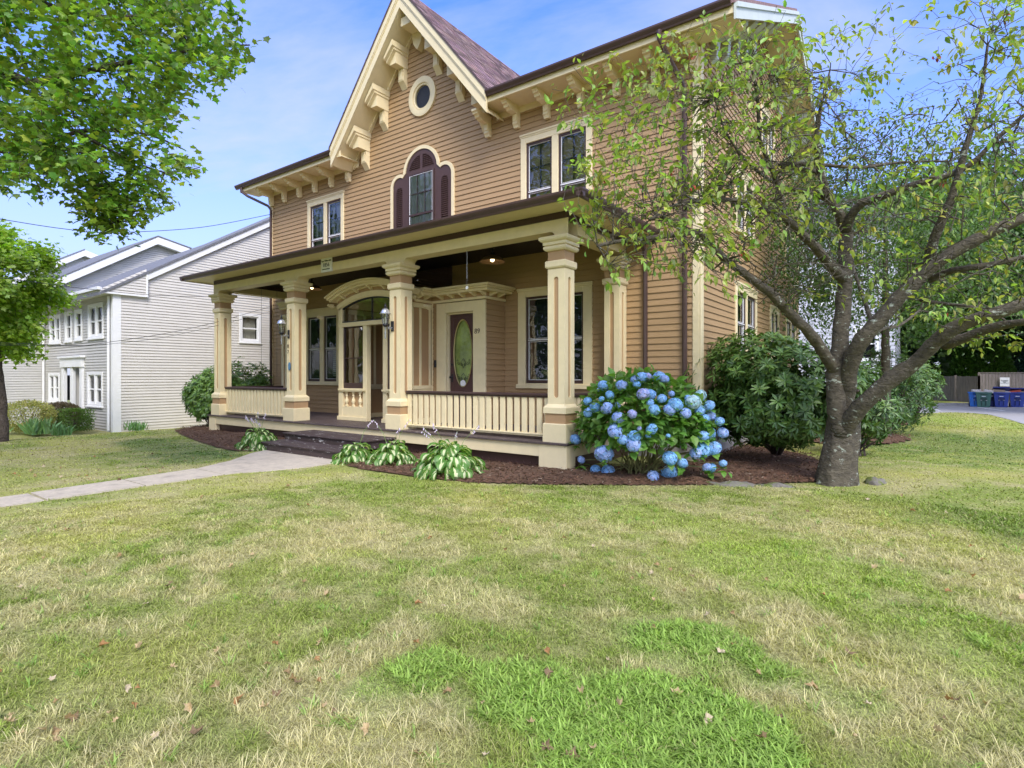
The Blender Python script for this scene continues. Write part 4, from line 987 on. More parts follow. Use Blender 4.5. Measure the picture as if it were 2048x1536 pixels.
# closed corner vestibule with the oval-glass door (no. 89) -----------------------
DX0, DX1, DY = VX1, -8.13, 10.14; DZ = 3.44
siding('bay_siding', TAN, H, 1, DY, -1, FZ, DZ, lambda z: (DX0, DX1), [rect(-9.62, -8.16, 0, 9)])
siding('bay_siding', TAN, H, 0, DX1, 1, FZ, DZ, lambda z: (DY, YW - .02))
mb = MB()
mb.bev(-9.64, -9.34, DY - .045, DY + .02, FZ, 3.42); mb.bev(-8.47, -8.13 + .02, DY - .045, DY + .02, FZ, 3.42); mb.bev(-9.339, -8.471, DY - .044, DY + .02, 3.18, 3.42)
mb.bev(-9.34, -9.31, DY + .021, DY + .2, FZ, 3.18); mb.bev(-8.50, -8.47, DY + .021, DY + .2, FZ, 3.18); mb.bev(-9.31, -8.50, DY + .021, DY + .2, 3.14, 3.18)
mb.bev(DX0 + .001, DX0 + .04, DY - .03, DY + .001, FZ, DZ)
db = mb.build('door_surround', CREAM, H)
# cornice along vestibule side, across the bay, round the corner
mb = MB()
def corn(o, z0, z1):
    mb.bev(DX0 - .02, DX1 + o, DY - o, DY + .02, z0, z1, .004)
    mb.bev(DX1 + .001, DX1 + o, DY + .021, YW - .03, z0, z1, .004)
    mb.bev(DX0 - .02, DX0 + o, VY + .22, DY - o - .0005, z0, z1, .004)
corn(.05, 3.44, 3.50); corn(.24, 3.60, 3.66); corn(.29, 3.661, 3.70); corn(.34, 3.701, 3.755)
corn_ = mb.build('cornice', CREAM, H)
mb = MB(); mb.box(DX0, DX1 + .02, DY - .02, DY + .1, 3.50, 3.60); mb.box(DX1 - .1, DX1 + .021, DY + .1, YW - .03, 3.50, 3.6); mb.box(DX0 - .1, DX0 + .02, VY + .2, DY, 3.42, 3.6); mb.build('cornice_frieze', TAND, corn_)
def modil(x, y, ax):
    mb = MB(); p = [(0, 3.60), (.2, 3.60), (.2, 3.57), (.14, 3.555), (.06, 3.52), (0, 3.51)]
    if ax == 1: mb.prism([(y - a, z) for a, z in p], 0, x - .035, x + .035)
    else: mb.prism([(x + a, z) for a, z in p], 1, y - .035, y + .035)
    mb.build('modillion', CREAM, corn_)
for x in (-9.45, -9.1, -8.75, -8.4, -8.12): modil(x, DY - .02, 1)
for y in (9.6, 9.85): modil(DX0 + .02, y, 0)
for y in (10.3, 10.6): modil(DX1 + .02, y, 0)
mb = MB(); mb.box(DX0, DX1 + .2, DY - .2, YW - .03, 3.756, 3.77); mb.build('bay_roof', CREAM, H)
# door 89
mb = MB(); dx0, dx1, dz1, dyf = -9.31, -8.50, 3.14, DY + .10
def ovl(t, k=1): return (-8.895 + .285 * k * cos(t), 2.20 + .80 * (1 - (1 - k) * .36) * sin(t))
# door leaf in vertical slices round the oval
N_ = 40
for i in range(N_):
    a = dx0 + (dx1 - dx0) * i / N_; b = dx0 + (dx1 - dx0) * (i + 1) / N_
    def hz_(x):
        q = 1 - ((x + 8.895) / .285) ** 2; return .80 * sqrt(q) if q > 0 else 0
    ha, hb = hz_(a), hz_(b)
    mb.add([(a, dyf, FZ + .02), (b, dyf, FZ + .02), (b, dyf, 2.2 - hb), (a, dyf, 2.2 - ha)], [(0, 1, 2, 3)])
    mb.add([(a, dyf, 2.2 + ha), (b, dyf, 2.2 + hb), (b, dyf, dz1), (a, dyf, dz1)], [(0, 1, 2, 3)])
for x0, x1, z0, z1 in ((-9.21, -8.6, 3.04, 3.055), (-9.21, -8.6, 1.28, 1.295), (-9.21, -9.195, 1.28, 3.05), (-8.615, -8.6, 1.28, 3.05)): mb.bev(x0, x1, dyf - .008, dyf + .001, z0, z1, .003)
door = mb.build('door', mat('maroon_door', (.080, .038, .034), .35, .08, 5), H)
mb = MB(); n = 48; V = [(*(lambda p: (p[0], dyf - .012, p[1]))(ovl(2 * pi * i / n, 1.06)),) for i in range(n)] + [(ovl(2 * pi * i / n, .95)[0], dyf - .004, ovl(2 * pi * i / n, .95)[1]) for i in range(n)]
mb.add(V, [(i, (i + 1) % n, n + (i + 1) % n, n + i) for i in range(n)]); mb.build('oval_moulding', mat('brass', (.5, .42, .2), .3, .1, 4, metal=.8), door)
mb = MB(); V = [(ovl(2 * pi * i / n)[0], dyf + .012, ovl(2 * pi * i / n)[1]) for i in range(n)]; mb.add(V, [tuple(range(n))]); mb.build('oval_glass', PANE2, door)
# greenish inside seen through the oval
mb = MB(); V = [(ovl(2 * pi * i / n, 1.1)[0], dyf + .05, ovl(2 * pi * i / n, 1.1)[1]) for i in range(n)]; mb.add(V, [tuple(range(n))])
gm = mat('green_backing', (.46, .55, .14), .6, .45, 2.2, stretch=(1, 1, .9)); mb.build('glass_backing', gm, door)
def scroll(cx, cz, s, flip):
    p = []; 
    for i in range(26): t = i / 25 * 2.4 * pi; r = s * (1 - i / 30); p.append((cx + flip * (r * cos(t)), dyf + .006, cz + r * sin(t)))
    return p
mb = MB()
for cz in (1.95, 1.60):
    for fl_ in (-1, 1):
        mb.tube(scroll(-8.895 + fl_ * .06, cz - .03, .05, fl_), .005, 4); mb.tube(scroll(-8.895 + fl_ * .15, cz, .045, fl_), .005, 4); mb.tube(scroll(-8.895 + fl_ * .19, cz + .07, .03, -fl_), .004, 4)
        mb.tube([(-8.895, dyf + .006, cz - .1), (-8.895 + fl_ * .08, dyf + .006, cz + .03), (-8.895, dyf + .006, cz + .12)], .005, 4)
mb.build('ironwork', BLACK, door)
mb = MB(); mb.lathe([(.028, 0), (.028, .01), (.012, .015), (.012, .04), (.03, .055), (.03, .075), (.01, .085)], (-9.24, dyf - .085, 1.62), 14, ax=1); mb.bev(-9.265, -9.215, dyf - .012, dyf, 1.5, 1.7)
mb.lathe([(.026, 0), (.028, .012), (.028, .02)], (-9.24, dyf - .02, 1.93), 14, ax=1); mb.build('handle', BLACK, door, auto=True)
mb = MB(); mb.lathe([(.0, 0), (.085, 0), (.085, .004), (0, .004)], (-8.895, dyf - .006, 1.47), 24, ax=1); mb.build('sticker', WHITE, door)
# lettering --------------------------------------------------------------------------
def text(s, size, loc, rot, m, parent, name='lettering', extr=.004, font=None, shear=0):
    cu = bpy.data.curves.new(name, 'FONT'); cu.body = s; cu.size = size; cu.extrude = extr; cu.align_x = 'CENTER'; cu.align_y = 'CENTER'; cu.resolution_u = 3; cu.shear = shear
    o = bpy.data.objects.new('tmp', cu); COL.objects.link(o); dg = bpy.context.evaluated_depsgraph_get(); dg.update()
    me = bpy.data.meshes.new_from_object(o.evaluated_get(dg)); bpy.data.objects.remove(o); bpy.data.curves.remove(cu)
    from mathutils import Matrix, Euler
    M = Matrix.Translation(loc) @ Euler(rot).to_matrix().to_4x4(); me.transform(M)
    og = org(parent); me.transform(Matrix.Translation((-og[0], -og[1], -og[2]))); me.materials.clear(); me.materials.append(m)
    return link(name, me, parent)
FR = (pi / 2, 0, 0)
NUMM = mat('dark_bronze', (.07, .045, .03), .4, .1, 5)
text('89', .17, (-8.34, DY - .050, 2.69), FR, NUMM, H, 'house_number', shear=.1)
cl = CXS[1]
text('8', .13, (cl - .105, CY - .176, 2.42), FR, NUMM, H, 'house_number'); text('7', .13, (cl - .105, CY - .176, 2.27), FR, NUMM, H, 'house_number')

# ------------------------------------------------------------------ things hung on the porch
t = thing('date_plaque', (-11.58, CY - .163, 4.32), 'white square date plaque reading 1856 on the porch beam', 'sign')
mb = MB(); mb.bev(-11.79, -11.37, CY - .205, CY - .165, 4.16, 4.50); mb.build('board', WHITE, t)
INK = mat('sign_ink', (.07, .10, .09), .6, .05, 4)
text('Capt. William Bull', .052, (-11.58, CY - .207, 4.425), FR, INK, t); text('1856', .13, (-11.58, CY - .207, 4.325), FR, INK, t); text('MASTER MARINER', .036, (-11.58, CY - .207, 4.225), FR, INK, t)
mb = MB(); c = (cl + .062, CY - .176, 1.90); V = [(c[0] + .05 * cos(a), y, c[2] + .105 * sin(a)) for y in (c[1] + .004, c[1] - .012) for a in [2 * pi * i / 28 for i in range(28)]]
V = [(x - .1, y, z) for x, y, z in V]
mb.add(V, [tuple(range(28, 56)), tuple(range(28))[::-1]] + [(i, (i + 1) % 28, 28 + (i + 1) % 28, 28 + i) for i in range(28)])
tag(mb.build('oval_badge', mat('blue_badge', (.10, .22, .34), .4, .3, 30)), 'small blue oval badge on the second porch column below the number 87', 'badge')
def lantern(cx, col_no, label):
    y = CY - .17; t = thing('wall_lantern', (cx - .03, y, 2.75), label, 'lantern', 'wall lanterns on the porch columns')
    m = GREYM; X = cx - .05; ly = y - .21
    mb = MB(); mb.bev(X - .045, X + .045, y - .02, y - .001, 2.62, 2.84); mb.build('back_plate', BLACK, t)
    mb = MB(); mb.tube([(X, y - .02, 2.70), (X, y - .10, 2.67), (X, y - .18, 2.68), (X, ly, 2.72)], .013, 8); mb.tube([(X, y - .02, 2.66), (X, y - .09, 2.72), (X, y - .13, 2.68)], .009, 6); mb.lathe([(.012, 2.45), (.02, 2.48), (.012, 2.52), (.024, 2.56), (.012, 2.62), (.02, 2.68), (.03, 2.70)], (X, ly, 0), 10); mb.build('arm', m, t, auto=True)
    mb = MB(); mb.lathe([(.03, 2.70), (.06, 2.74), (.055, 2.77)], (X, ly, 0), 12)
    for k in range(6): a = pi * k / 3; mb.tube([(X + .055 * cos(a), ly + .055 * sin(a), 2.76), (X + .082 * cos(a), ly + .082 * sin(a), 2.98)], .006, 5)
    mb.build('cage', BLACK, t)
    mb = MB(); mb.lathe([(.05, 2.765), (.076, 2.975)], (X, ly, 0), 14); mb.build('lens', glass_mat('lantern_glass', (.85, .85, .8), .15) if 'lantern_glass' not in bpy.data.materials else bpy.data.materials['lantern_glass'], t)
    mb = MB(); mb.lathe([(.012, 2.77), (.02, 2.80), (.03, 2.86), (.02, 2.9), (.005, 2.92)], (X, ly, 0), 10); mb.build('bulb', WHITE, t, auto=True)
    mb = MB(); mb.lathe([(.118, 2.975), (.122, 2.985), (.10, 3.01), (.085, 3.05), (.06, 3.08), (.03, 3.095)], (X, ly, 0), 18); mb.build('hood', mat('pale_metal', (.55, .57, .60), .25, .1, 5, metal=.7), t, auto=True)
    mb = MB(); mb.lathe([(.028, 3.095), (.04, 3.11), (.022, 3.13), (.03, 3.15), (.012, 3.18), (.014, 3.2), (.002, 3.215)], (X, ly, 0), 12); mb.build('finial', BLACK, t, auto=True)
lantern(CXS[1] - .02, 2, 'outdoor lantern on the column that carries the number 87')
lantern(CXS[2] - .02, 3, 'outdoor lantern on the column beside the arched entrance and long railing')
BULB = bpy.data.materials.new('lit_bulb'); BULB.use_nodes = True
e = BULB.node_tree.nodes['Principled BSDF']; e.inputs['Emission Color'].default_value = (1, .72, .35, 1); e.inputs['Emission Strength'].default_value = 4
for x, y, lab in ((-7.62, 9.75, 'barn-style pendant lamp, lit, above the long railing'), (-14.25, 9.75, 'barn-style pendant lamp, lit, half hidden behind the second column from the left')):
    t = thing('pendant_lamp', (x, y, 4.5), lab, 'lamp', 'pendant lamps under the porch ceiling')
    mb = MB(); mb.lathe([(.06, 4.50), (.06, 4.47), (.02, 4.46), (.018, 4.38), (.05, 4.37), (.055, 4.31)], (x, y, 0), 14); mb.build('stem', BLACK, t, auto=True)
    mb = MB(); mb.lathe([(.055, 4.32), (.09, 4.30), (.20, 4.25), (.27, 4.19), (.285, 4.165), (.283, 4.163), (.26, 4.185), (.19, 4.235), (.08, 4.28), (.02, 4.29)], (x, y, 0), 28); mb.build('shade', mat('lamp_shade_bronze', (.22, .14, .09), .4, .1, 5), t, auto=True)
    mb = MB(); mb.lathe([(.012, 4.28), (.02, 4.26), (.042, 4.225), (.045, 4.20), (.03, 4.175), (.004, 4.165)], (x, y, 0), 14); mb.build('bulb', BULB, t, smooth=True)
# chain with a wind bell
t = thing('hanging_chain', (-7.35, CY + .05, 4.17), 'chain hanging from the porch beam with a small white disc at its end', 'chain')
mb = MB(); z = 4.17; k = 0
px_ = onx = -7.30
while z > 3.62:
    c = (px_, CY, z - .018)
    pts = [(c[0] + (.008 * cos(a) if k % 2 else 0), c[1] + (0 if k % 2 else .008 * cos(a)), c[2] + .02 * sin(a)) for a in [2 * pi * i / 8 for i in range(9)]]
    mb.tube(pts, .003, 4, cap=False); z -= .03; k += 1
mb.tube([(px_, CY, 3.63), (px_, CY, 3.44)], .0015, 4); mb.build('links', GREYM, t)
mb = MB(); mb.lathe([(0, -.006), (.032, -.006), (.032, .006), (0, .006)], (px_, CY, 3.41), 18, ax=1); mb.build('disc', WHITE, t)
for x in (-15.45, -14.65):
    mb = MB(); mb.tube([(x, 8.9, 4.5), (x, 8.9, 1.62)], .004, 4); tag(mb.build('swing_chain', BLACK), 'thin chain hanging from the porch ceiling in the far left bay', 'chain', 'thin chains in the far left porch bay')
mb = MB(); mb.bev(-9.70, -9.63, DY - .075, DY - .046, 1.86, 2.04, .01); b = mb.build('doorbell', BLACK); tag(b, 'black video doorbell on the trim left of the maroon door', 'doorbell')

# ------------------------------------------------------------------ air conditioner in a side window
t = thing('air_conditioner', (XR, 20.1, 5.35), 'white window air conditioner sticking out of the far upstairs side window', 'air conditioner')
mb = MB(); mb.bev(XR + .02, XR + .52, 19.75, 20.55, 5.25, 5.72, .02); mb.build('casing', WHITE, t)
mb = MB()
for i in range(9): mb.box(XR + .521, XR + .535, 19.80, 20.5, 5.29 + i * .045, 5.31 + i * .045)
for i in range(7): mb.box(XR + .08 + i * .055, XR + .10 + i * .055, 19.735, 19.749, 5.3, 5.68)
mb.build('grille', GREYM, t)
# ------------------------------------------------------------------ neighbouring condominium, left
NX1, NY = -23.25, 7.85; NX2 = -30.93
def nsid(name, m, parent, axis, pos, sgn, z0, z1, span, ops=(), pitch=.107): return siding(name, m, parent, axis, pos, sgn, z0, z1, span, ops, pitch, .028)
N1 = thing('neighbour_house', (NX1, NY, -.3), 'pale vinyl-sided gabled two-storey building left of the porch, with paired white windows', 'building')
RK = (8.49 - 4.73) / (13.69 - 7.71)       # rake slope
def n1top(y): return 4.75 + RK * (y - 7.75)
nw1 = (12.40, 13.35, 3.06, 4.30)
def sp1(z):
    if z < 4.75: return (NY, 30)
    y = 7.75 + (z - 4.55) / RK; return (y, 30) if y < 24 else None
nsid('side_wall', VINYL, N1, 0, NX1, 1, -.5, 13.5, sp1, [rect(nw1[0] + .02, nw1[1] - .02, nw1[2] + .02, nw1[3] - .02)])
NW = [(-25.66, -24.14, 3.04, 4.36), (-27.12, -26.30, 3.04, 4.26), (-28.25, -27.46, 3.02, 4.26), (-30.2, -28.82, 3.0, 4.22), (-25.75, -24.2, .50, 1.80), (-30.32, -28.92, .54, 1.77)]
nsid('front_wall', VINYLG, N1, 1, NY, -1, -.5, 4.62, lambda z: (NX2, NX1), [rect(a + .02, b - .02, c + .02, d - .02) for a, b, c, d in NW] + [rect(-28.3, -26.2, -1, 2.0)])  # same siding as the side wall, its shade painted in by colour
def nwin(par, axis, pos, sgn, a0, a1, z0, z1, ns, curt=False):
    f = F(axis, pos, sgn); mb = MB(); frame4(f, mb, a0, a1, z0, z1, .11, -.05, .05); f(mb, a0 - .03, a1 + .03, .0, .08, z0 - .03, z0 + .03)
    if ns == 2: c = (a0 + a1) / 2; f(mb, c - .06, c + .06, -.05, .04, z0, z1)
    w = mb.build('window', WHITE, par); spans = [(a0 + .11, a1 - .11)] if ns == 1 else [(a0 + .11, c - .06), (c + .06, a1 - .11)]
    for p, q in spans: sashwin(w, axis, pos, sgn, p, q, z0 + .11, z1 - .11, .5, (0, 0), 'full' if curt else None, dark=WHITE, line=False, glass=PANE2)
    return w
for (a, b, c, d), ns in zip(NW, (2, 1, 1, 2, 2, 2)): nwin(N1, 1, NY, -1, a, b, c, d, ns)
nwin(N1, 0, NX1, 1, *nw1, 1, True)
mb = MB(); mb.bev(NX1 - .16, NX1 + .03, NY - .04, NY - .001, -.4, 4.6); mb.bev(NX1, NX1 + .03, NY, NY + .22, -.4, 4.6); mb.build('corner_trim', WHITE, N1)
mb = MB(); mb.tube([(NX1 - .26, NY - .08, 4.5), (NX1 - .26, NY - .08, -.3)], .045, 8); mb.build('downspout', WHITE, N1)
mb = MB(); mb.tube([(NX2 + .12, NY - .08, 4.5), (NX2 + .12, NY - .08, -.3)], .045, 8)
mb.build('downspout', WHITE, N1)
# doorway
mb = MB(); mb.bev(-28.5, -26.08, NY - .14, NY + .02, 2.0, 2.36); mb.bev(-28.6, -25.98, NY - .2, NY + .02, 2.361, 2.44)
for a, b in ((-28.45, -28.15), (-27.42, -27.16), (-26.38, -26.12)): mb.bev(a, b, NY - .1, NY + .02, -.3, 2.0)
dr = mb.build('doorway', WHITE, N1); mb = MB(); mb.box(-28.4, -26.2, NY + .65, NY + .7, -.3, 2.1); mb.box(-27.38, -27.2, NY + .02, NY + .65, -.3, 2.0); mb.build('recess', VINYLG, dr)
mb = MB(); mb.bev(-28.1, -27.45, NY + .60, NY + .649, -.2, 1.9); mb.build('door', mat('grey_door', (.42, .44, .44), .5), dr)
# rake board, return box, roof
mb = MB(); y0, y1 = 8.87, 23
mb.prism([(y0, n1top(y0) + .03), (y1, n1top(y1) + .03), (y1, n1top(y1) - .27), (y0, n1top(y0) - .27)], 0, NX1 + .10, NX1 + .13)
mb.bev(NX2 + .1, NX1 + .12, NY - .44, NY - .40, 4.60, 4.76); mb.box(NX2 + .1, NX1 + .1, NY - .40, NY, 4.58, 4.61); mb.bev(NX2 + .1, NX1 + .13, NY - .54, NY - .441, 4.66, 4.77)
mb.prism([(NY - .4, 4.56), (NY - .4, 4.62), (8.87, 4.62), (8.87, 4.56)], 0, NX1 + .02, NX1 + .14); mb.bev(NX1 + .02, NX1 + .145, 8.84, 8.90, 4.56, 5.5)
mb.build('fascia', WHITE, N1)
nsid('return_box', VINYL, N1, 0, NX1 + .1, 1, 4.62, 5.6, lambda z: (NY - .4 + max(0, (z - 4.72) / RK), 8.85))
mb = MB(); yr = 23
RP = [(NX1 + .16, 7.35), (NX2 + .02, 7.35), (-27.6, 10.5), (-24.6, 11.6), (-24.3, 23), (NX1 + .16, 23)]; n = len(RP)
mb.add([(x, y, n1top(y) + o) for o in (.07, -.03) for x, y in RP], [tuple(range(n))[::-1], tuple(range(n, 2 * n))] + [(i, (i + 1) % n, n + (i + 1) % n, n + i) for i in range(n)]); mb.build('roof', GREY_SH, N1)

N2 = thing('neighbour_house', (NX2, 7, -.3), 'second grey gabled wing stepping up behind the paired-window wall', 'building')
p2 = (12.21, 8.50)
def sp2(z):
    if z < 3.6: return (-2, NY - .02) if z < 4.3 else None
    h = (p2[1] - z) / .66; return (p2[0] - h, p2[0] + (p2[1] - z) / .45) if h > 0 else None
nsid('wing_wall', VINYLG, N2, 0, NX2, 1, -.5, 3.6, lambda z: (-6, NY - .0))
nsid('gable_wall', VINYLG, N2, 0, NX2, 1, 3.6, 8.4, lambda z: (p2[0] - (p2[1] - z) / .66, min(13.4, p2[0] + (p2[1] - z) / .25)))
mb = MB()
def rake(X, pk, s0, s1, l0, l1, w=.3, th=.35):
    mb.prism([(pk[0], pk[1] + .05), (pk[0] - l0, pk[1] + .05 - l0 * s0), (pk[0] - l0, pk[1] - w - l0 * s0), (pk[0], pk[1] - w)], 0, X + .02, X + th)
    mb.prism([(pk[0], pk[1] + .05), (pk[0] + l1, pk[1] + .05 - l1 * s1), (pk[0] + l1, pk[1] - w - l1 * s1), (pk[0], pk[1] - w)], 0, X + .02, X + th)
rake(NX2, p2, .66, .2, 8.5, 1.5); mb.build('fascia', WHITE, N2)
mb = MB(); mb.prism([(p2[0], p2[1] + .12), (p2[0] - 9, p2[1] + .12 - 9 * .66), (p2[0] - 9, p2[1] - 9 * .66 + .06), (p2[0], p2[1] + .06)], 0, NX2 - 8, NX2 + .37); mb.prism([(p2[0], p2[1] + .12), (p2[0] + 1.6, p2[1] + .12 - .32), (p2[0] + 1.6, p2[1] - .32 + .06), (p2[0], p2[1] + .06)], 0, NX2 - 8, NX2 + .37); mb.build('roof', GREY_SH, N2)
N3 = thing('neighbour_house', (-40, 9, -.3), 'farthest small grey gable peeking out above the other two roofs', 'building')
p3 = (11.93, 9.0)
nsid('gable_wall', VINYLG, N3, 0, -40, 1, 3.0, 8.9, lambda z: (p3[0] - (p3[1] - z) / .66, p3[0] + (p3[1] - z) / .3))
mb = MB(); rake(-40, p3, .66, .3, 8.5, 4); mb.build('fascia', WHITE, N3)
mb = MB(); mb.prism([(p3[0], p3[1] + .12), (p3[0] - 9, p3[1] + .12 - 9 * .66), (p3[0] - 9, p3[1] - 9 * .66 + .06), (p3[0], p3[1] + .06)], 0, -48, -39.63); mb.build('roof', GREY_SH, N3)

# white building behind, right
B1 = thing('rear_building', (-6, 34, 0), 'white clapboard building behind the cherry tree, seen through the leaves', 'building')
def spb(z): return (-14, -1.0)
nsid('wall', VINYL2, B1, 1, 34, -1, 0, 9.5, spb, [rect(-2.78, -1.72, 2.42, 4.18), rect(-4.78, -3.72, 5.42, 7.18)], .2)
nsid('wall', VINYL2, B1, 0, -1.0, 1, 0, 9.5, lambda z: (34, 46), pitch=.2)
mb = MB(); mb.prism([(-14.3, 9.4), (-.6, 9.4), (-.6, 9.55), (-7.5, 13), (-14.3, 9.55)], 1, 33.5, 46.5); mb.build('roof', GREY_SH, B1)
nwin(B1, 1, 34, -1, -2.8, -1.7, 2.4, 4.2, 1); nwin(B1, 1, 34, -1, -4.8, -3.7, 5.4, 7.2, 1)

# ------------------------------------------------------------------ wooden fence
FWOOD = mat('weathered_wood', (.235, .20, .175), .85, .3, 3, .5, 30, stretch=(6, 6, .5))
A = (-6.0, 55.5); B = (2.96, 45.2); C_ = (24, 46.5)
def fence(a, b, z0, h0, h1, label, cap):
    t = thing('wooden_fence', (a[0], a[1], 0), label, 'fence', 'fences round the parking lot'); d = np.array([b[0] - a[0], b[1] - a[1]]); L = np.linalg.norm(d); d /= L; nrm = np.array([d[1], -d[0]])
    mb = MB(); n = int(L / .155); rg = random.Random(4)
    for i in range(n):
        p = np.array(a) + d * (i * L / n); q = p + d * (L / n - .012); o = nrm * .02; hh = h0 + (h1 - h0) * i / n + rg.uniform(-.015, .015)
        V = [(p[0], p[1], z0), (q[0], q[1], z0), (q[0] + o[0], q[1] + o[1], z0), (p[0] + o[0], p[1] + o[1], z0)]; V += [(x, y, hh) for x, y, _ in V]
        mb.add(V, [(0, 1, 2, 3), (7, 6, 5, 4), (0, 4, 5, 1), (1, 5, 6, 2), (2, 6, 7, 3), (3, 7, 4, 0)])
    mb.build('boards', FWOOD, t)
    k = 0; m = int(L / 2.4) + 1
    for i in range(m + 1):
        p = np.array(a) + d * min(L, i * 2.4); hh = h0 + (h1 - h0) * min(1, i * 2.4 / L); mb = MB(); mb.bev(p[0] - .06, p[0] + .06, p[1] - .08, p[1] + .04, 0, hh + .06); mb.build('post', FWOOD, t)
    if cap:
        mb = MB(); p = np.array(a); q = np.array(b); mb.prism([(p[0], p[1] - .06), (q[0], q[1] - .06), (q[0], q[1] + .06), (p[0], p[1] + .06)], 2, h0 + .005, h0 + .05); mb.build('cap_rail', FWOOD, t)
    return t
fence(A, B, 0, 1.75, 1.62, 'darker board fence running back along the grass behind the parking lot', False)
fence(B, C_, 0, 1.82, 1.82, 'grey board fence with a cap rail behind the bins', True)
t = thing('parking_sign', (4.15, 45.1, 1.0), 'small white notice fixed to the grey fence above the bins', 'sign')
mb = MB(); mb.bev(3.93, 4.37, 45.06, 45.08, 1.02, 1.56, .01); mb.build('board', WHITE, t)
text('NO PARKING\nDUMPSTER\nAREA\nTENANTS ONLY', .055, (4.15, 45.055, 1.30), FR, INK, t)
# ------------------------------------------------------------------ bins
def cart(x, y, m, label, lid_m, ang=0, junk=None, openlid=.5, rz=0):
    s = .92
    t = thing('wheelie_bin', (x, y, .012), label, 'bin', 'bins standing by the fence'); h = .86 * s; a, b = .22, .30
    mb = MB(); V = []
    for z, w, dpt in ((0.02, .235, .26), (.05, .25, .27), (.72, .305, .33), (.735, .34, .36), (.80, .34, .36)):
        V += [(x - w, y - dpt, z), (x + w, y - dpt, z), (x + w, y + dpt, z), (x - w, y + dpt, z)]
    mb.add(V, [(4 * i + k, 4 * i + (k + 1) % 4, 4 * i + 4 + (k + 1) % 4, 4 * i + 4 + k) for i in range(4) for k in range(4)] + [(3, 2, 1, 0)])
    mb.add([(x - .30, y - .32, .70), (x + .30, y - .32, .70), (x + .3, y + .32, .70), (x - .3, y + .32, .70)], [(0, 1, 2, 3)])
    body = mb.build('body', m, t)
    mb = MB(); mb.bev(x - .13, x + .13, y - .335, y - .28, .40, .52); mb.bev(x - .10, x - .07, y - .32, y - .27, .10, .40); mb.bev(x + .07, x + .10, y - .32, y - .27, .10, .40); mb.bev(x - .10, x + .10, y - .33, y - .28, .34, .37); mb.bev(x - .15, x + .15, y - .37, y - .33, .68, .71)
    mb.build('grip_bar', mat('recess_' + m.name, tuple(c * .35 for c in m.node_tree.nodes['Mix'].inputs[6].default_value[:3]), .5), body)
    mb = MB(); mb.box(x - .08, x + .08, y - .345, y - .333, .57, .60); mb.box(x - .14, x - .06, y - .345, y - .335, .375, .385); mb.box(x + .06, x + .14, y - .345, y - .335, .375, .385); mb.build('label', WHITE, body)
    for sx in (-1, 1):
        mb = MB(); 
        V = [(x + sx * (.24 + .05 * k), y + .24 + .11 * cos(2 * pi * i / 14), .12 + .11 * sin(2 * pi * i / 14)) for k in (0, 1) for i in range(14)]
        mb.add(V, [tuple(range(14)), tuple(range(14, 28))[::-1]] + [(i, (i + 1) % 14, 14 + (i + 1) % 14, 14 + i) for i in range(14)]); mb.build('wheel', BLACK, t)
    # lid hinged at the back
    if openlid is not None:
        ca, sa = cos(openlid), sin(openlid); L = .74; mb = MB(); y0 = y + .36; z0 = .81
        P = [(y0, z0), (y0 - L * ca, z0 + L * sa), (y0 - L * ca - .02, z0 + L * sa - .05), (y0, z0 - .02)]
        mb.prism(P, 0, x - .34, x + .34); mb.bev(x - .25, x + .25, y + .33, y + .40, .76, .82); mb.build('lid', lid_m, t)
    if junk: 
        rg = random.Random(int(x * 100)); 
        for i, (c, nm) in enumerate(junk):
            mb = MB(); w, d_, hh = rg.uniform(.15, .28), rg.uniform(.1, .2), rg.uniform(.06, .14); ox, oy = (i - (len(junk) - 1) / 2) * .2, rg.uniform(-.16, .1)
            mb.bev(-w, w, -d_, d_, 0, hh); aa = rg.uniform(-.5, .5); mb.v = [(x + ox + vx * cos(aa) - vz * sin(aa) * .8, y + oy + vy, .74 + vx * sin(aa) * .8 + vz + .05) for vx, vy, vz in mb.v]
            o = mb.build(nm, c); tag(o, f'{c.name.replace("_", " ")} rubbish sticking out of the bin: {label[:40]}'.replace(':', ' -') if False else None, 'rubbish')
            o['label'] = 'rubbish on top of the %s, %s' % (' '.join(label.split()[:6]), ('nearest its left edge', 'nearest its middle', 'nearest its right edge')[i]); o['group'] = 'rubbish in the bins'
    return t
BLU = mat('blue_plastic', (.035, .065, .30), .4, .08, 4); BLU2 = mat('bright_blue_plastic', (.03, .16, .52), .4, .08, 4); GRN = mat('green_plastic', (.06, .15, .115), .45, .08, 4); NAVY = mat('navy_lid', (.03, .04, .20), .4)
CARD = mat('tan_cardboard', (.42, .32, .22), .8, .15, 5); PAP = mat('pale_cardboard', (.62, .58, .54), .8, .1, 5); RED = mat('red_cardboard', (.55, .10, .06), .7, .1, 5)
cart(2.42, 38.86, BLU2, 'bright blue bin leftmost of the row behind the green one', NAVY, junk=[(PAP, 'flattened_box')], openlid=None)
cart(2.70, 38.60, GRN, 'dark green bin heaped with flattened boxes', NAVY, junk=[(PAP, 'flattened_box'), (CARD, 'flattened_box'), (PAP, 'paper_bag')], openlid=None)
cart(3.10, 39.50, NAVY, 'navy bin half hidden behind the green one', NAVY, junk=[(PAP, 'paper_bag')], openlid=None)
cart(3.45, 39.15, BLU, 'blue bin with its lid propped open right of the green one', NAVY, junk=[(CARD, 'flattened_box'), (PAP, 'paper_bag')], openlid=.38)
cart(4.14, 39.75, BLU, 'blue bin with a red box showing under its lid', NAVY, junk=[(RED, 'box'), (CARD, 'flattened_box')], openlid=.3)
cart(4.85, 40.30, BLU, 'blue bin at the right edge of the picture with its lid shut', NAVY, openlid=.08)
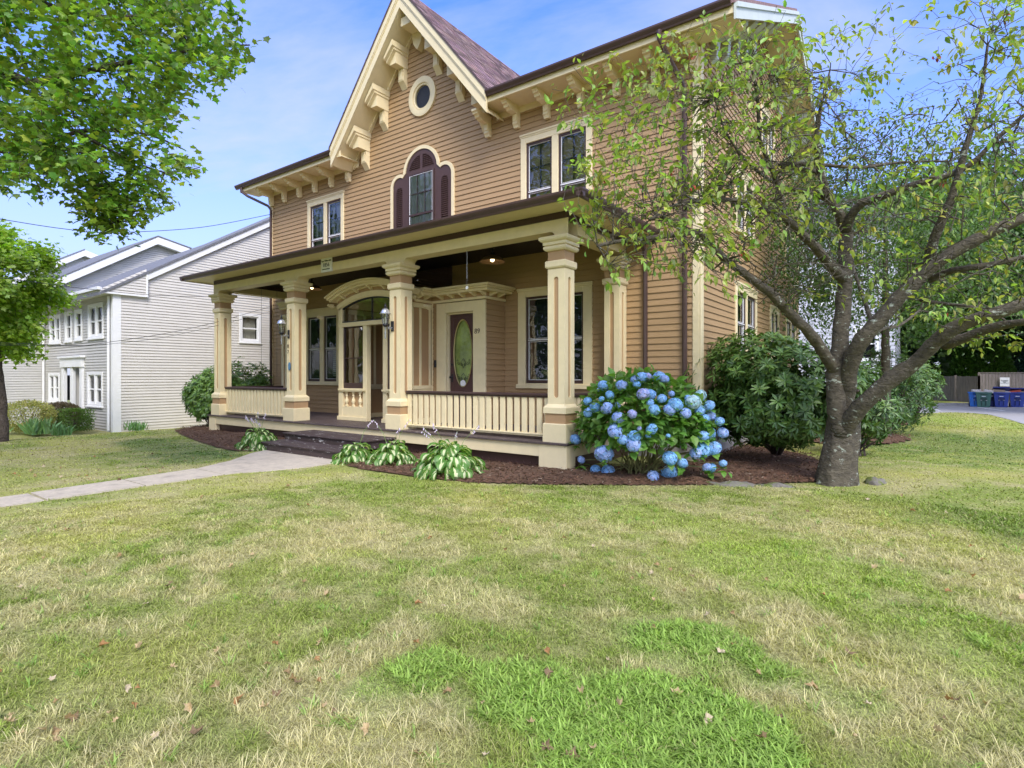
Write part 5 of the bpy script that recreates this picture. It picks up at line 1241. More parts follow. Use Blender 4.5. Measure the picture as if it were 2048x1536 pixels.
# utility box & red mulch near the lot
t = thing('utility_box', (-.2, 41.5, 0), 'grey metal utility cabinet on the grass beyond the parking lot', 'cabinet')
mb = MB(); mb.bev(-.75, -.05, 41.2, 41.9, 0, 1.0, .03); mb.bev(-.8, 0.0, 41.15, 41.95, 1.0, 1.06, .02); mb.build('cabinet', mat('grey_green_paint', (.26, .30, .31), .5), t)
tag(sheet('mulch_patch', [(-.6, 40.2), (.9, 40.4), (.7, 41.4), (-.8, 41.2)], .03, mat('red_mulch', (.35, .06, .04), .9, .3, 9, .5, 20), res=.2, bump=.1, seed=3), kind='structure')
# ------------------------------------------------------------------ overhead wires
def wire(pts, label, r=.012):
    P = [at(*p) for p in pts]; mb = MB(); Q = []
    for i in range(len(P) - 1):
        p0, p1, p2, p3 = P[max(i - 1, 0)], P[i], P[i + 1], P[min(i + 2, len(P) - 1)]
        for j in range(6): t_ = j / 6; Q.append(.5 * ((2 * p1) + (p2 - p0) * t_ + (2 * p0 - 5 * p1 + 4 * p2 - p3) * t_ * t_ + (-p0 + 3 * p1 - 3 * p2 + p3) * t_ ** 3))
    Q.append(P[-1]); mb.tube(Q, r * .65, 5); tag(mb.build('overhead_wire', BLACK), label, 'wire', 'overhead wires by the neighbouring building')
wire([(-250, 395, 11), (0, 438, 13), (130, 458, 14), (225, 465, 15), (400, 455, 17), (535, 430, 19), (548, 428, 19.5)], 'highest wire, crossing the sky below the maple branch', .014)
wire([(-250, 540, 10), (0, 556, 12), (150, 575, 13.5), (300, 590, 15), (430, 594, 16.5), (545, 600, 19)], 'wire passing under the white gutter of the neighbouring building', .010)
wire([(-250, 700, 10), (0, 690, 12), (150, 692, 13.5), (220, 684, 14), (330, 667, 15.5), (430, 645, 16.5), (545, 612, 19)], 'upper of the two lowest wires by the left porch column', .010)
wire([(-250, 690, 10), (0, 686, 12), (150, 691, 13.5), (220, 688, 14), (330, 674, 15.5), (430, 652, 16.5), (545, 622, 19)], 'lowest wire, just under its twin by the left porch column', .008)
# ------------------------------------------------------------------ plants
def leaves_obj(name, parent, parts, m=LEAF, smooth=False, kind=None):
    V, Q, R, C = merge(parts); o = nmesh(name, V, Q, R, m, parent, C, smooth=smooth)
    if kind: o['kind'] = kind
    return o
def leafcloud(T, P, D, per, spread, size, col, droop=.5, var=.25, rng=RNG, sv=.3, outw=.8, hue=.12):
    N = len(P) * per; pos = np.repeat(P, per, 0) + rng.normal(size=(N, 3)) * spread
    f = norm(rdir(N, rng) * 1.0 + np.repeat(D, per, 0) * outw + np.array([0, 0, -droop])); up = norm(np.array([0, 0, 1.]) + rdir(N, rng) * .55)
    nb = len(P) // 7 + 1; blk = np.repeat(np.repeat(rng.uniform(.62, 1.35, (nb, 1)) * np.stack([rng.uniform(.85, 1.25, nb), np.ones(nb), np.ones(nb)], 1), 7, 0)[:len(P)], per, 0)
    return scatter(T, pos, f, up, size * (1 + sv * rng.uniform(-1, 1, N)), np.clip(vcol(N, col, var, rng, hue) * blk, .004, 1))

# ---- cherry tree on the right ----
base = at(1668, 972, 8.62); base[2] = -.05
t = thing('cherry_tree', tuple(base), 'spreading cherry tree with lichen-spotted limbs forking low at the right corner of the house', 'tree')
D0 = 8.6
def L(pts, d0, d1):
    n = len(pts); return [at(u, v, d0 + (d1 - d0) * i / (n - 1)) for i, (u, v) in enumerate(pts)]
trunk = [base, at(1673, 930, D0), at(1683, 880, D0), at(1688, 835, D0 + .02), at(1685, 815, D0 + .02)]
limbs = [
 (L([(1684, 870), (1672, 800), (1670, 750), (1679, 690), (1686, 620), (1690, 545), (1692, 470)], 8.5, 8.5), .130, .090),
 (L([(1690, 880), (1692, 800), (1697, 750), (1706, 712), (1726, 679), (1782, 614), (1843, 553), (1887, 517), (1944, 485), (1996, 457), (2060, 430), (2180, 380)], 8.7, 7.0), .132, .055),
 (L([(1682, 895), (1694, 850), (1718, 816), (1762, 775), (1823, 731), (1863, 691), (1903, 658), (1964, 634), (2040, 610), (2160, 560)], 8.68, 6.6), .130, .055),
 (L([(1672, 745), (1651, 712), (1621, 668), (1581, 628), (1540, 586), (1500, 556), (1450, 518), (1417, 484), (1393, 464), (1345, 470), (1291, 477), (1243, 482), (1195, 492)], 8.5, 6.1), .088, .016),
 (L([(1692, 560), (1669, 541), (1633, 497), (1601, 465), (1568, 436), (1516, 412), (1446, 400), (1400, 402), (1345, 412), (1300, 440)], 8.5, 6.3), .075, .014),
 (L([(1568, 438), (1562, 400), (1545, 340), (1520, 280), (1515, 200), (1500, 120)], 7.9, 7.0), .045, .010),
 (L([(1690, 470), (1680, 430), (1661, 400), (1640, 345), (1633, 290), (1640, 220), (1660, 140)], 8.5, 7.6), .075, .010),
 (L([(1661, 402), (1620, 385), (1560, 370), (1500, 330), (1455, 270), (1430, 200)], 8.4, 7.0), .035, .008),
 (L([(1692, 470), (1700, 435), (1725, 405), (1765, 392), (1820, 372), (1928, 338), (1985, 285), (2060, 220)], 8.5, 7.0), .07, .02),
 (L([(1640, 345), (1560, 330), (1620, 328), (1720, 335), (1800, 325), (1900, 322)], 8.2, 7.8), .04, .01),
 (L([(1855, 548), (1862, 500), (1879, 453), (1905, 390), (1930, 300), (1960, 200), (1975, 90)], 8.0, 7.0), .07, .012),
 (L([(1860, 560), (1903, 541), (1964, 533), (2060, 510), (2150, 480)], 8.1, 7.0), .05, .02),
 (L([(1887, 690), (1944, 670), (2004, 650), (2060, 642), (2150, 630)], 8.1, 6.8), .075, .03),
 (L([(1840, 600), (1895, 608), (1960, 616), (2010, 640)], 8.2, 7.4), .025, .01),
 (L([(1702, 715), (1725, 690), (1760, 660), (1800, 650), (1840, 620)], 9.0, 10.2), .05, .015),
 (L([(1745, 655), (1735, 620), (1715, 560), (1705, 520), (1720, 470)], 8.6, 9.3), .035, .01),
]
def poly_attr(poly, n, d0, d1, rng=RNG):
    us = [p[0] for p in poly]; vs = [p[1] for p in poly]; out = []
    while len(out) < n:
        u = rng.uniform(min(us), max(us), 400); v = rng.uniform(min(vs), max(vs), 400); k = pip(poly, u, v)
        for a, b in zip(u[k], v[k]): out.append(at(a, b, rng.uniform(d0, d1) if callable(d0) is False else d0(a)))
    return np.array(out[:n])
A1 = poly_attr([(1095, 190), (1200, 100), (1290, 90), (1420, 20), (1560, 10), (1640, 60), (1660, 300), (1640, 470), (1400, 530), (1290, 480), (1180, 480), (1100, 400), (1150, 300)], 330, 5.6, 8.2)
A2 = poly_attr([(1640, 40), (1760, 0), (1900, -40), (2160, -60), (2160, 420), (2000, 430), (1760, 420), (1650, 400)], 250, 5.2, 9.5)
A3 = poly_attr([(1650, 400), (2150, 400), (2150, 690), (1950, 700), (1800, 640), (1720, 600), (1640, 560)], 170, 6.5, 10.8)
A4 = poly_attr([(1190, 455), (1300, 440), (1500, 480), (1480, 590), (1330, 560), (1290, 600), (1180, 550), (1160, 490)], 42, 5.5, 6.8)
A5 = poly_attr([(1330, 60), (1640, 40), (1650, 330), (1500, 430), (1320, 400), (1180, 380), (1180, 200)], 190, 6.2, 8.4)
T1 = poly_attr([(1180, 260), (1300, 180), (1660, 120), (1760, 300), (1740, 470), (1650, 600), (1500, 600), (1300, 520), (1180, 460)], 850, 6.0, 8.8)
T2 = poly_attr([(1660, 200), (2150, 120), (2150, 600), (1900, 640), (1700, 560)], 220, 6.0, 10)
A6 = poly_attr([(1250, 120), (1640, 80), (1640, 420), (1400, 470), (1180, 430)], 110, 5.4, 7.2)
attr = np.concatenate([A1, A2, A3, A4, A5, A6])
bare, _1, _2 = grow(limbs, np.concatenate([T1, T2]), rng=RNG, step=.12, jit=.35, twig=.3, tipr=.0055)
wood, SPp, SDd = grow(limbs, attr, rng=RNG, step=.13, jit=.22, twig=.55)
T3 = poly_attr([(1280, 250), (1450, 150), (1680, 150), (1740, 330), (1700, 560), (1480, 560), (1320, 500)], 130, 6.4, 8.6); T4 = poly_attr([(1700, 250), (2100, 150), (2100, 560), (1760, 600)], 110, 6.4, 9)
bare2, _1, _2 = grow(limbs, np.concatenate([T3, T4]), rng=RNG, step=.14, jit=.4, twig=.3, tipr=.013)
mb = MB()
rs = [.295, .25, .235, .21, .09]; P_ = [trunk[0] - np.array([0, 0, .1])] + trunk; rr = [.38] + rs
Q_ = []; RR = []
for i in range(len(P_) - 1):
    for j in range(5): Q_.append(P_[i] + (P_[i + 1] - P_[i]) * j / 5); RR.append(rr[i] + (rr[i + 1] - rr[i]) * j / 5)
Q_.append(P_[-1]); RR.append(rr[-1]); n0 = len(mb.v); mb.tube(Q_, RR, 26)
# fluted, buttressed base
ctr = np.array(Q_)
for i, v in enumerate(mb.v):
    v = np.array(v); k = min(range(len(ctr)), key=lambda j: abs(ctr[j][2] - v[2])); d = v - ctr[k]; a = atan2(d[1], d[0]); hgt = max(0, 1 - v[2] / .9)
    s = 1 + (.05 + .20 * hgt ** 2) * sin(3 * a + .7) * .5 + .06 * sin(7 * a + 3 * v[2]) + .03 * sin(13 * a - 5 * v[2]); mb.v[i] = tuple(ctr[k] + d * s)
mb.build('trunk', BARK, t, smooth=True)
wood.build('branches', BARK, t, smooth=True); bare.v += []; b_ = len(bare.v); bare.v += bare2.v; bare.f += [tuple(i + b_ for i in f_) for f_ in bare2.f]; bare.build('twigs', BARK, t, smooth=True)
cc = [.215, .29, .055]
k = RNG.random(len(SPp)) < .70
cl_ = leafcloud(T_CHERRY, SPp[k], SDd[k], 3, .04, .097, cc, droop=.6, var=.3, hue=.15)
cl2 = leafcloud(T_CHERRY, SPp[::6], SDd[::6], 1, .03, .080, [.34, .38, .08], droop=.5)
leaves_obj('crown', t, [cl_, cl2])
print('cherry leaves', len(SPp) * 2)
k = RNG.choice(len(SPp), 26); dl = leafcloud(T_CHERRY, SPp[k], SDd[k], 4, .025, .06, [.25, .055, .02], droop=1.4); leaves_obj('dead_leaves', t, [dl], DRYL)

# ---- maple branch hanging in from the upper left (trunk left of the frame) ----
tb = at(-560, 860, 7.5); tb[2] = 0
t = thing('maple_tree', tuple(tb), 'big maple whose leafy boughs hang into the upper left corner', 'tree')
top = at(-480, 300, 7.6)
ml = [
 ([tb + (top - tb) * k for k in (0, .3, .6, 1)] + [at(-430, 0, 7.8), at(-400, -300, 8)], .34, .16),
 (L([(-470, 250), (-250, 180), (-100, 150), (0, 140), (60, 165), (140, 150), (230, 130), (330, 110), (420, 95), (500, 90)], 7.4, 8.6), .11, .010),
 (L([(-470, 330), (-200, 310), (0, 300), (80, 292), (160, 262), (230, 262), (300, 270), (370, 300)], 7.2, 8.2), .08, .010),
 (L([(-440, 60), (-200, 0), (0, -30), (90, 10), (170, 30), (260, 35), (380, 10), (460, -20)], 7.2, 9.0), .10, .012),
 (L([(80, 295), (150, 300), (190, 320), (215, 370), (240, 420), (240, 455)], 7.4, 8.0), .03, .006),
 (L([(150, 262), (200, 290), (260, 320), (330, 345), (400, 335)], 7.6, 8.2), .03, .006),
 (L([(-430, -100), (-200, -150), (0, -180), (200, -150), (400, -110)], 7.2, 9.0), .1, .02),
]
MA = poly_attr([(-150, -160), (430, -160), (470, -10), (480, 60), (524, 98), (480, 140), (430, 185), (365, 190), (400, 230), (340, 250), (380, 300), (425, 332), (340, 345), (330, 385), (250, 365), (150, 345), (80, 395), (10, 370), (-150, 340)], 520, 6.4, 9.4)
MA = np.concatenate([MA, poly_attr([(-150, -160), (400, -160), (430, 60), (330, 200), (300, 330), (60, 390), (-150, 340)], 240, 7.5, 10)])
MA2 = poly_attr([(130, 370), (290, 360), (345, 372), (300, 425), (275, 455), (190, 468), (165, 440)], 70, 7.4, 8.2)
MA3 = poly_attr([(-900, -300), (-150, -300), (-150, 330), (-900, 200)], 120, 5.5, 10)
wood, SPp, SDd = grow(ml, np.concatenate([MA, MA2, MA3]), step=.14, jit=.12, twig=.45)
mb = MB(); wood.build('trunk', BARK2, t, smooth=True)
N = len(SPp)
up1 = leafcloud(T_MAPLE, SPp, SDd, 8, .085, .085, [.145, .26, .04], droop=.35, var=.45, hue=.15)
up2 = leafcloud(T_MAPLE, SPp[::3], SDd[::3], 4, .10, .085, [.24, .33, .04], droop=.35, var=.25)
leaves_obj('crown', t, [up1, up2]); print('maple leaves', N * 5)

# generic round tree
def tree(name, bx, by, h, cr, crz, cz, col, nleaf, label, leaf=.12, trunk_r=.2, T=T_QUAD, clumps=None, seed=1, z0=0, lean=(0, 0), barkm=BARK2, group=None, var=.3, dense=1.0, cat='tree', top_light=None):
    rng = np.random.default_rng(seed); t = thing(name, (bx, by, z0), label, cat, group)
    c = np.array([bx + lean[0], by + lean[1], z0 + cz]); ncl = clumps or 60
    d = rdir(ncl, rng); r = rng.uniform(.35, 1, (ncl, 1)) ** .6; CP = c + d * r * np.array([cr, cr, crz]); CP[:, 2] = np.maximum(CP[:, 2], z0 + .12 * h)
    mb = MB(); tp = [np.array([bx, by, z0 - .1]), np.array([bx + lean[0] * .2, by + lean[1] * .2, z0 + cz * .4]), c + np.array([0, 0, crz * .5])]
    w, sp, sd_ = grow([(tp, trunk_r, trunk_r * .15)], CP, step=max(.2, h / 40), jit=.1, rng=rng, tipr=.012, twig=.1)
    w.build('trunk', barkm, t, smooth=True)
    per = nleaf // ncl; rad = (cr * .36) * dense
    pos = np.repeat(CP, per, 0) + rng.normal(size=(ncl * per, 3)) * rad * np.array([.62, .62, .42]); o = norm(pos - c); N = len(pos)
    f = norm(rdir(N, rng) + o * .5 + np.array([0, 0, -.35])); up = norm(np.array([0, 0, 1.]) + o * .6 + rdir(N, rng) * .6)
    cv = vcol(N, col, var, rng) * np.repeat(1 + .35 * rng.uniform(-1, 1, (ncl, 1)), per, 0)
    pt = [scatter(T, pos, f, up, leaf * rng.uniform(.6, 1.3, N), np.clip(cv, .004, 1))]
    leaves_obj('crown', t, pt); return t
# left small maple
p = at(10, 862, 14.0)
tree('maple_tree', p[0] - .25, p[1], 6, 1.45, 1.95, 3.95, [.25, .37, .045], 26000, 'bright yellow-green maple with a dark crooked trunk at the left edge', .10, .17, T_MAPLE, 70, 3, -.1, var=.35, lean=(-.35, -.25), dense=.62)
# second tree behind the cherry and tall trees; shade put into leaf colours
tree('cherry_tree', -.75, 18.2, 8, 3.6, 2.6, 5.4, [.075, .135, .03], 34000, 'second smaller cherry tree directly behind the big one', .10, .16, T_CHERRY, 120, 5, barkm=BARK, var=.35)
BT = [(-1.2, 44, 15, 4.2, 5.5, 9.0, [.07, .13, .035], 'dark leafy tree standing just right of the white rear building'), (4.5, 50, 17, 5, 6.5, 10.5, [.06, .11, .03], 'tall leafy tree rising behind the grey fence corner'),
      (11, 47, 16, 5, 6, 9.5, [.07, .125, .03], 'broad green tree behind the fence above the bins'), (18, 50, 18, 5.5, 7, 10.5, [.075, .14, .035], 'large dark tree at the right edge beyond the fence'),
      (7, 34, 13, 3.6, 4.6, 8.2, [.065, .12, .03], 'leafy tree overhanging the parking lot from the right'), (-7, 56, 17, 5, 6, 11, [.09, .16, .04], 'far tree whose top shows over the white rear building')]
for i, (x, y, h, cr, crz, cz, c_, lab) in enumerate(BT): tree('leafy_tree', x, y, h, cr, crz, cz, c_, 13000, lab, .34, .3, T_QUAD, 90, 20 + i, group='trees beyond the parking lot')
for i, (x, y, h, r, c_, lab) in enumerate([(2.4, 48.4, 4.6, 1.0, [.055, .12, .02], 'narrow arborvitae behind the fence post, left one of the pair'), (3.9, 48.2, 4.8, 1.25, [.065, .135, .02], 'wider arborvitae behind the fence above the green bin'), (6.0, 48.6, 4.2, 1.5, [.035, .075, .05], 'bluish spruce right of the two arborvitaes'), (-.9, 50.0, 5.5, 2.0, [.03, .06, .045], 'dark blue-green spruce behind the board fence left of the arborvitaes')]):
    rng = np.random.default_rng(60 + i); t = thing('conifer', (x, y, 0), lab, 'tree', 'conifers behind the fence'); mb = MB(); mb.tube([(x, y, 0), (x, y, h * .9)], [.12, .03], 8); mb.build('trunk', BARK2, t)
    N = 9000; zz = h * (1 - rng.random(N) ** .6 * .97); ra = r * (1 - (zz / h) ** 1.6) * (.75 + .3 * rng.random(N)); a = rng.random(N) * 2 * pi
    pos = np.stack([x + ra * np.cos(a), y + ra * np.sin(a), zz], 1); f = norm(np.stack([np.cos(a), np.sin(a), .5 + 0 * a], 1) + rdir(N, rng) * .5)
    leaves_obj('crown', t, [scatter(T_DIA, pos, f, rdir(N, rng), .2 * rng.uniform(.6, 1.3, N), vcol(N, c_, .35, rng))])
# dark wood far behind everything
rng = np.random.default_rng(77); N = 26000; a = rng.uniform(-14, 60, N); yy = 62 + rng.normal(size=N) * 3; zt = 11 + 5 * vnoise(a, yy * 0, 5, 3) + 2 * vnoise(a, yy * 0, 1.7, 4); zz = zt * rng.random(N) ** .7
tag(leaves_obj('woodland', None, [scatter(T_QUAD, np.stack([a, yy, zz], 1), rdir(N, rng), rdir(N, rng), .9 * rng.uniform(.6, 1.3, N), vcol(N, [.05, .095, .03], .4, rng))], kind='stuff'), 'dark woodland closing the view behind the fence', 'woodland')
rng = np.random.default_rng(78); N = 9000; a = rng.uniform(-130, -50, N); yy = 30 + rng.normal(size=N) * 6
N2_ = 9000
# trees across the street, behind the camera: they colour the window reflections
for i, (x, y) in enumerate(((-19, -10), (-31, -9), (-44, -9), (-10, -12))): tree('street_tree', x, y, 19, 5.4, 8.6, 9.8, [.08, .135, .035], 10000, ('street tree behind the camera mirrored in the right upstairs windows', 'street tree behind the camera mirrored in the arched window', 'street tree farthest left mirrored in the left upstairs windows', 'street tree behind the camera mirrored in the large porch window')[i], .34, .3, T_QUAD, 60, 40 + i, group='street trees mirrored in the panes')

# ---- rhododendrons ----
def rhodo(cx, cy, rx, ry, rz, cz, nw, label, seed, col=(.055, .12, .022), hi=(.16, .26, .04), size=.13, stems=True, lumps=7, name='rhododendron', low=.05):
    rng = np.random.default_rng(seed); t = thing(name, (cx, cy, 0), label, 'shrub')
    c = np.array([cx, cy, cz]); lc_ = [c] + [c + rdir(1, rng)[0] * np.array([rx, ry, rz]) * .5 for _ in range(lumps)]
    P = []; O = []
    tries = 0
    while len(P) < nw and tries < nw * 30:
        tries += 1; j = rng.integers(0, len(lc_)); s = 1 if j == 0 else .55; d = rdir(1, rng)[0]; rr_ = rng.uniform(.80, 1.0) if rng.random() < .75 else rng.uniform(.4, .85)
        p_ = lc_[j] + d * np.array([rx, ry, rz]) * s * rr_
        q = (p_ - c) / np.array([rx, ry, rz]); 
        if p_[2] < low or np.linalg.norm(q) > 1.08: continue
        P.append(p_); O.append(norm(d * .8 + q * .5 + np.array([0, 0, .55])))
    P = np.array(P); O = np.array(O); n = len(P); per = 9
    a = (np.arange(per) * 2.4)[None] + rng.random((n, 1)) * 6.28; ref = norm(np.cross(O, rdir(n, rng))); r2 = np.cross(O, ref)
    rad = ref[:, None] * np.cos(a)[..., None] + r2[:, None] * np.sin(a)[..., None]; tilt = rng.uniform(-.15, .75, (n, per, 1)); f = norm(rad + O[:, None] * tilt).reshape(-1, 3)
    up = norm(np.repeat(O, per, 0) + .25 * rdir(n * per, rng)); pos = np.repeat(P, per, 0) + f * .01
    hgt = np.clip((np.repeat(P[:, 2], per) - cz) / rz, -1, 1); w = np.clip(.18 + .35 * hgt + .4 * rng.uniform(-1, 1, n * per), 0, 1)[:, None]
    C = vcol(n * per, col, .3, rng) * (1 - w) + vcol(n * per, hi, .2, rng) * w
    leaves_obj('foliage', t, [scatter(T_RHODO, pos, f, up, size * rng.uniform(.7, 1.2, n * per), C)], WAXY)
    if stems:
        mb = MB()
        idx = rng.choice(n, min(n, 60), replace=False)
        for k_ in idx:
            p_ = P[k_]; b = np.array([cx + rng.normal() * .08, cy + rng.normal() * .08, 0]); m1 = b + (p_ - b) * .45 + np.array([0, 0, .1]) + rng.normal(size=3) * .06
            mb.tube([b, m1, p_], [.022, .014, .005], 5, cap=False)
        mb.build('stems', BARK2, t)
    return t
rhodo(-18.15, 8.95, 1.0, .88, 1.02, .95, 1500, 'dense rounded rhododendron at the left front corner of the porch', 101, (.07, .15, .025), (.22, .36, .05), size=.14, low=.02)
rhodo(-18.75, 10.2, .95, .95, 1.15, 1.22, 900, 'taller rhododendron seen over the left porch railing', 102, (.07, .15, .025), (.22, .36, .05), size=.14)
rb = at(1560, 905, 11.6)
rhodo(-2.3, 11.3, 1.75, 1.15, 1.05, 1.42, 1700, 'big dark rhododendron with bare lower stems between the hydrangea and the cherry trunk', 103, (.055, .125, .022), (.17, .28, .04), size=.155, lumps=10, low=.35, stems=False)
mb = MB(); tr_ = bpy.data.objects['rhododendron.002']
b0 = at(1548, 908, 11.5); b0[2] = 0; rg = np.random.default_rng(3)
for k in range(6):
    e = np.array([-2.0, 11.5, 1.3]) + rg.normal(size=3) * np.array([.6, .5, .3]); m1 = b0 + (e - b0) * .3 + np.array([.1 * (k - 2), 0, .2]); mb.tube([b0 + rg.normal(size=3) * .03, m1, e], [.055, .045, .02], 8)
mb.build('trunk', BARK2, tr_, smooth=True)
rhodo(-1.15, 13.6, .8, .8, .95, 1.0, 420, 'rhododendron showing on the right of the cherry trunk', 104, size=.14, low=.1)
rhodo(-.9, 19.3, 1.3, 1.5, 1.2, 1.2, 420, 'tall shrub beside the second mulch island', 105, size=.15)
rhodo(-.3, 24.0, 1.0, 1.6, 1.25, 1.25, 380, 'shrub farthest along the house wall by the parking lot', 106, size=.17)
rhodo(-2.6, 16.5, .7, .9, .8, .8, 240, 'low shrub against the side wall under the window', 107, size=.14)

# ---- hydrangea ----
hc = np.array([-3.72, 8.72, .86]); HR = np.array([1.08, .85, .90])
t = thing('hydrangea', (hc[0], hc[1], 0), 'blue mophead hydrangea bush at the right corner of the porch', 'shrub')
heads = [(1212, 768, .9), (1240, 773, .95), (1218, 788, .8), (1284, 755, .95), (1268, 757, .8), (1292, 750, .8), (1320, 752, 1), (1325, 760, .8), (1283, 787, 1), (1298, 788, .9), (1192, 782, .5), (1175, 802, .8), (1212, 806, .0), (1213, 815, 1), (1190, 813, .9), (1178, 827, .9), (1236, 833, 1), (1203, 800, .6), (1264, 831, .8), (1238, 807, .6), (1305, 819, .9), (1318, 795, .8), (1335, 822, .95), (1352, 810, 1.05), (1303, 805, .7), (1364, 825, .9), (1382, 807, 1.1), (1396, 817, .9), (1397, 789, 1), (1399, 842, .0), (1418, 812, .9), (1422, 832, .9), (1407, 838, .8), (1436, 842, .8), (1417, 850, .5), (1161, 844, .0), (1167, 854, .0), (1233, 860, 1.1), (1303, 857, .9), (1295, 868, .6), (1275, 856, .5), (1265, 868, 1), (1252, 878, .9), (1270, 888, 1.1), (1421, 867, 1.1), (1408, 872, .9), (1445, 868, .9), (1337, 875, .5), (1150, 879, .95), (1210, 904, 1.3), (1403, 896, 1.2), (1425, 896, 1.1), (1388, 907, 1.0), (1340, 915, 1.05), (1363, 922, .85), (1413, 938, .8), (1427, 938, .8), (1443, 927, .7), (1161, 920, .75), (1191, 939, .9), (1212, 958, 1.05), (1307, 950, .95), (1339, 958, 1.2), (1372, 798, .7), (1228, 755, .0), (1272, 770, .7), (1262, 800, .0), (1345, 790, .6)]
def headmesh(seed, tint):
    rng = np.random.default_rng(seed); N = 150; i = np.arange(N); ph = np.arccos(1 - 2 * (i + .5) / N); th_ = pi * (1 + 5 ** .5) * i
    d = np.stack([np.cos(th_) * np.sin(ph), np.sin(th_) * np.sin(ph), np.cos(ph)], 1); d = norm(d + rng.normal(size=(N, 3)) * .06); pos = d * (.088 + rng.normal(size=(N, 1)) * .004) * np.array([1, 1, .86])
    s = .0185; q = np.array([(0, 0, 0), (.5, .5, .1), (0, 1.15, .16), (-.5, .5, .1)]); V = []; Q = []; C = []
    for k in range(N):
        n = d[k]; r = norm(np.cross(n, rng.normal(size=3))); u = np.cross(n, r); c = np.array(tint) * rng.uniform(.72, 1.2) * (1 + np.array([.25, .06, 0]) * rng.uniform(-1, 1))
        for j in range(4):
            a = j * pi / 2 + .2; A = cos(a) * r + sin(a) * u; B = -sin(a) * r + cos(a) * u
            b = len(V); V += [pos[k] + s * (p[1] * A + p[0] * B + p[2] * n * 1.0) for p in q]; Q.append((b, b + 1, b + 2, b + 3)); C += [np.clip(c * .85, 0, 1), np.clip(c, 0, 1), np.clip(c * 1.12, 0, 1), np.clip(c, 0, 1)]
    # inner dark-blue core so no gaps show through
    b = len(V); m_ = 10
    for a in range(6):
        for e in range(m_): ph_ = pi * (a + .5) / 6; V.append(np.array([cos(2 * pi * e / m_) * sin(ph_), sin(2 * pi * e / m_) * sin(ph_), cos(ph_) * .86]) * .078); C.append(np.array(tint) * .45)
    for a in range(5):
        for e in range(m_): Q.append((b + a * m_ + e, b + a * m_ + (e + 1) % m_, b + (a + 1) * m_ + (e + 1) % m_, b + (a + 1) * m_ + e))
    o = nmesh('flower_head', np.array(V), Q, None, PETAL, None, np.array(C)); me = o.data; bpy.data.objects.remove(o); return me
HM = [headmesh(1, (.28, .49, .88)), headmesh(2, (.36, .48, .88)), headmesh(3, (.25, .49, .86)), headmesh(4, (.46, .48, .85)), headmesh(5, (.45, .62, .74))]
stem = MB(); HP = []
rng = np.random.default_rng(8)
for i, (u, v, s) in enumerate(heads):
    if s == 0: continue
    d_ = at(u, v, 1) - np.array([0, 0, CAMH]); o = np.array([0, 0, CAMH])       # ray meets the bush's rounded front
    A_ = (d_ / HR) @ (d_ / HR); B_ = 2 * ((o - hc) / HR) @ (d_ / HR); C_ = ((o - hc) / HR) @ ((o - hc) / HR) - 1; disc = B_ * B_ - 4 * A_ * C_
    tt = (-B_ - sqrt(disc)) / (2 * A_) if disc > 0 else -B_ / (2 * A_)
    p = o + d_ * tt; p[2] = max(p[2], .10); p = p + rng.normal(size=3) * .02; HP.append(p)
    ob = bpy.data.objects.new('flower_head', HM[(3 if i in (5, 8, 18, 40) else 4 if i in (26, 28) else i % 3)]); COL.objects.link(ob); ob.parent = t; ob.location = p - np.array([hc[0], hc[1], 0]); sc_ = s ** 1.5 * 1.12; ob.scale = (sc_, sc_, sc_); ob.rotation_euler = tuple(rng.uniform(0, 6, 3) * np.array([.12, .12, 1])); ORG[ob.name] = org(t)
    b = np.array([hc[0] + rng.normal() * .12, hc[1] + rng.normal() * .12, 0]); stem.tube([b, b + (p - b) * .5 + np.array([0, 0, .14]), p], [.010, .008, .006], 5, cap=False)
stem.build('stems', mat('green_stem', (.14, .14, .05), .7), t)
N = 2100; d = rdir(N, rng); d[:, 2] = np.abs(d[:, 2]) * 1.0 - .55 * rng.random(N); d = norm(d); rr_ = rng.uniform(.62, .99, (N, 1)); pos = hc + d * HR * rr_; k = pos[:, 2] > .04; pos = pos[k]; d = d[k]; N = len(pos)
f = norm(d + rdir(N, rng) * .75 + np.array([0, 0, -.25])); up = norm(d * .9 + np.array([0, 0, .9]) + rdir(N, rng) * .35)
hp = np.array(HP); near = hp[rng.integers(0, len(hp), 500)]; p2_ = near + rng.normal(size=(500, 3)) * .035 + np.array([0, 0, -.07]); f2 = norm(rdir(500, rng) * np.array([1, 1, .35])); u2 = norm(np.array([0, 0, 1.]) + rdir(500, rng) * .3); kk = p2_[:, 2] > .02
leaves_obj('foliage', t, [scatter(T_HYD, pos, f, up, .17 * rng.uniform(.6, 1.15, N), vcol(N, [.13, .255, .045], .3, rng)), scatter(T_HYD, p2_[kk], f2[kk], u2[kk], .15 * rng.uniform(.6, 1.1, kk.sum()), vcol(kk.sum(), [.14, .28, .045], .25, rng))])

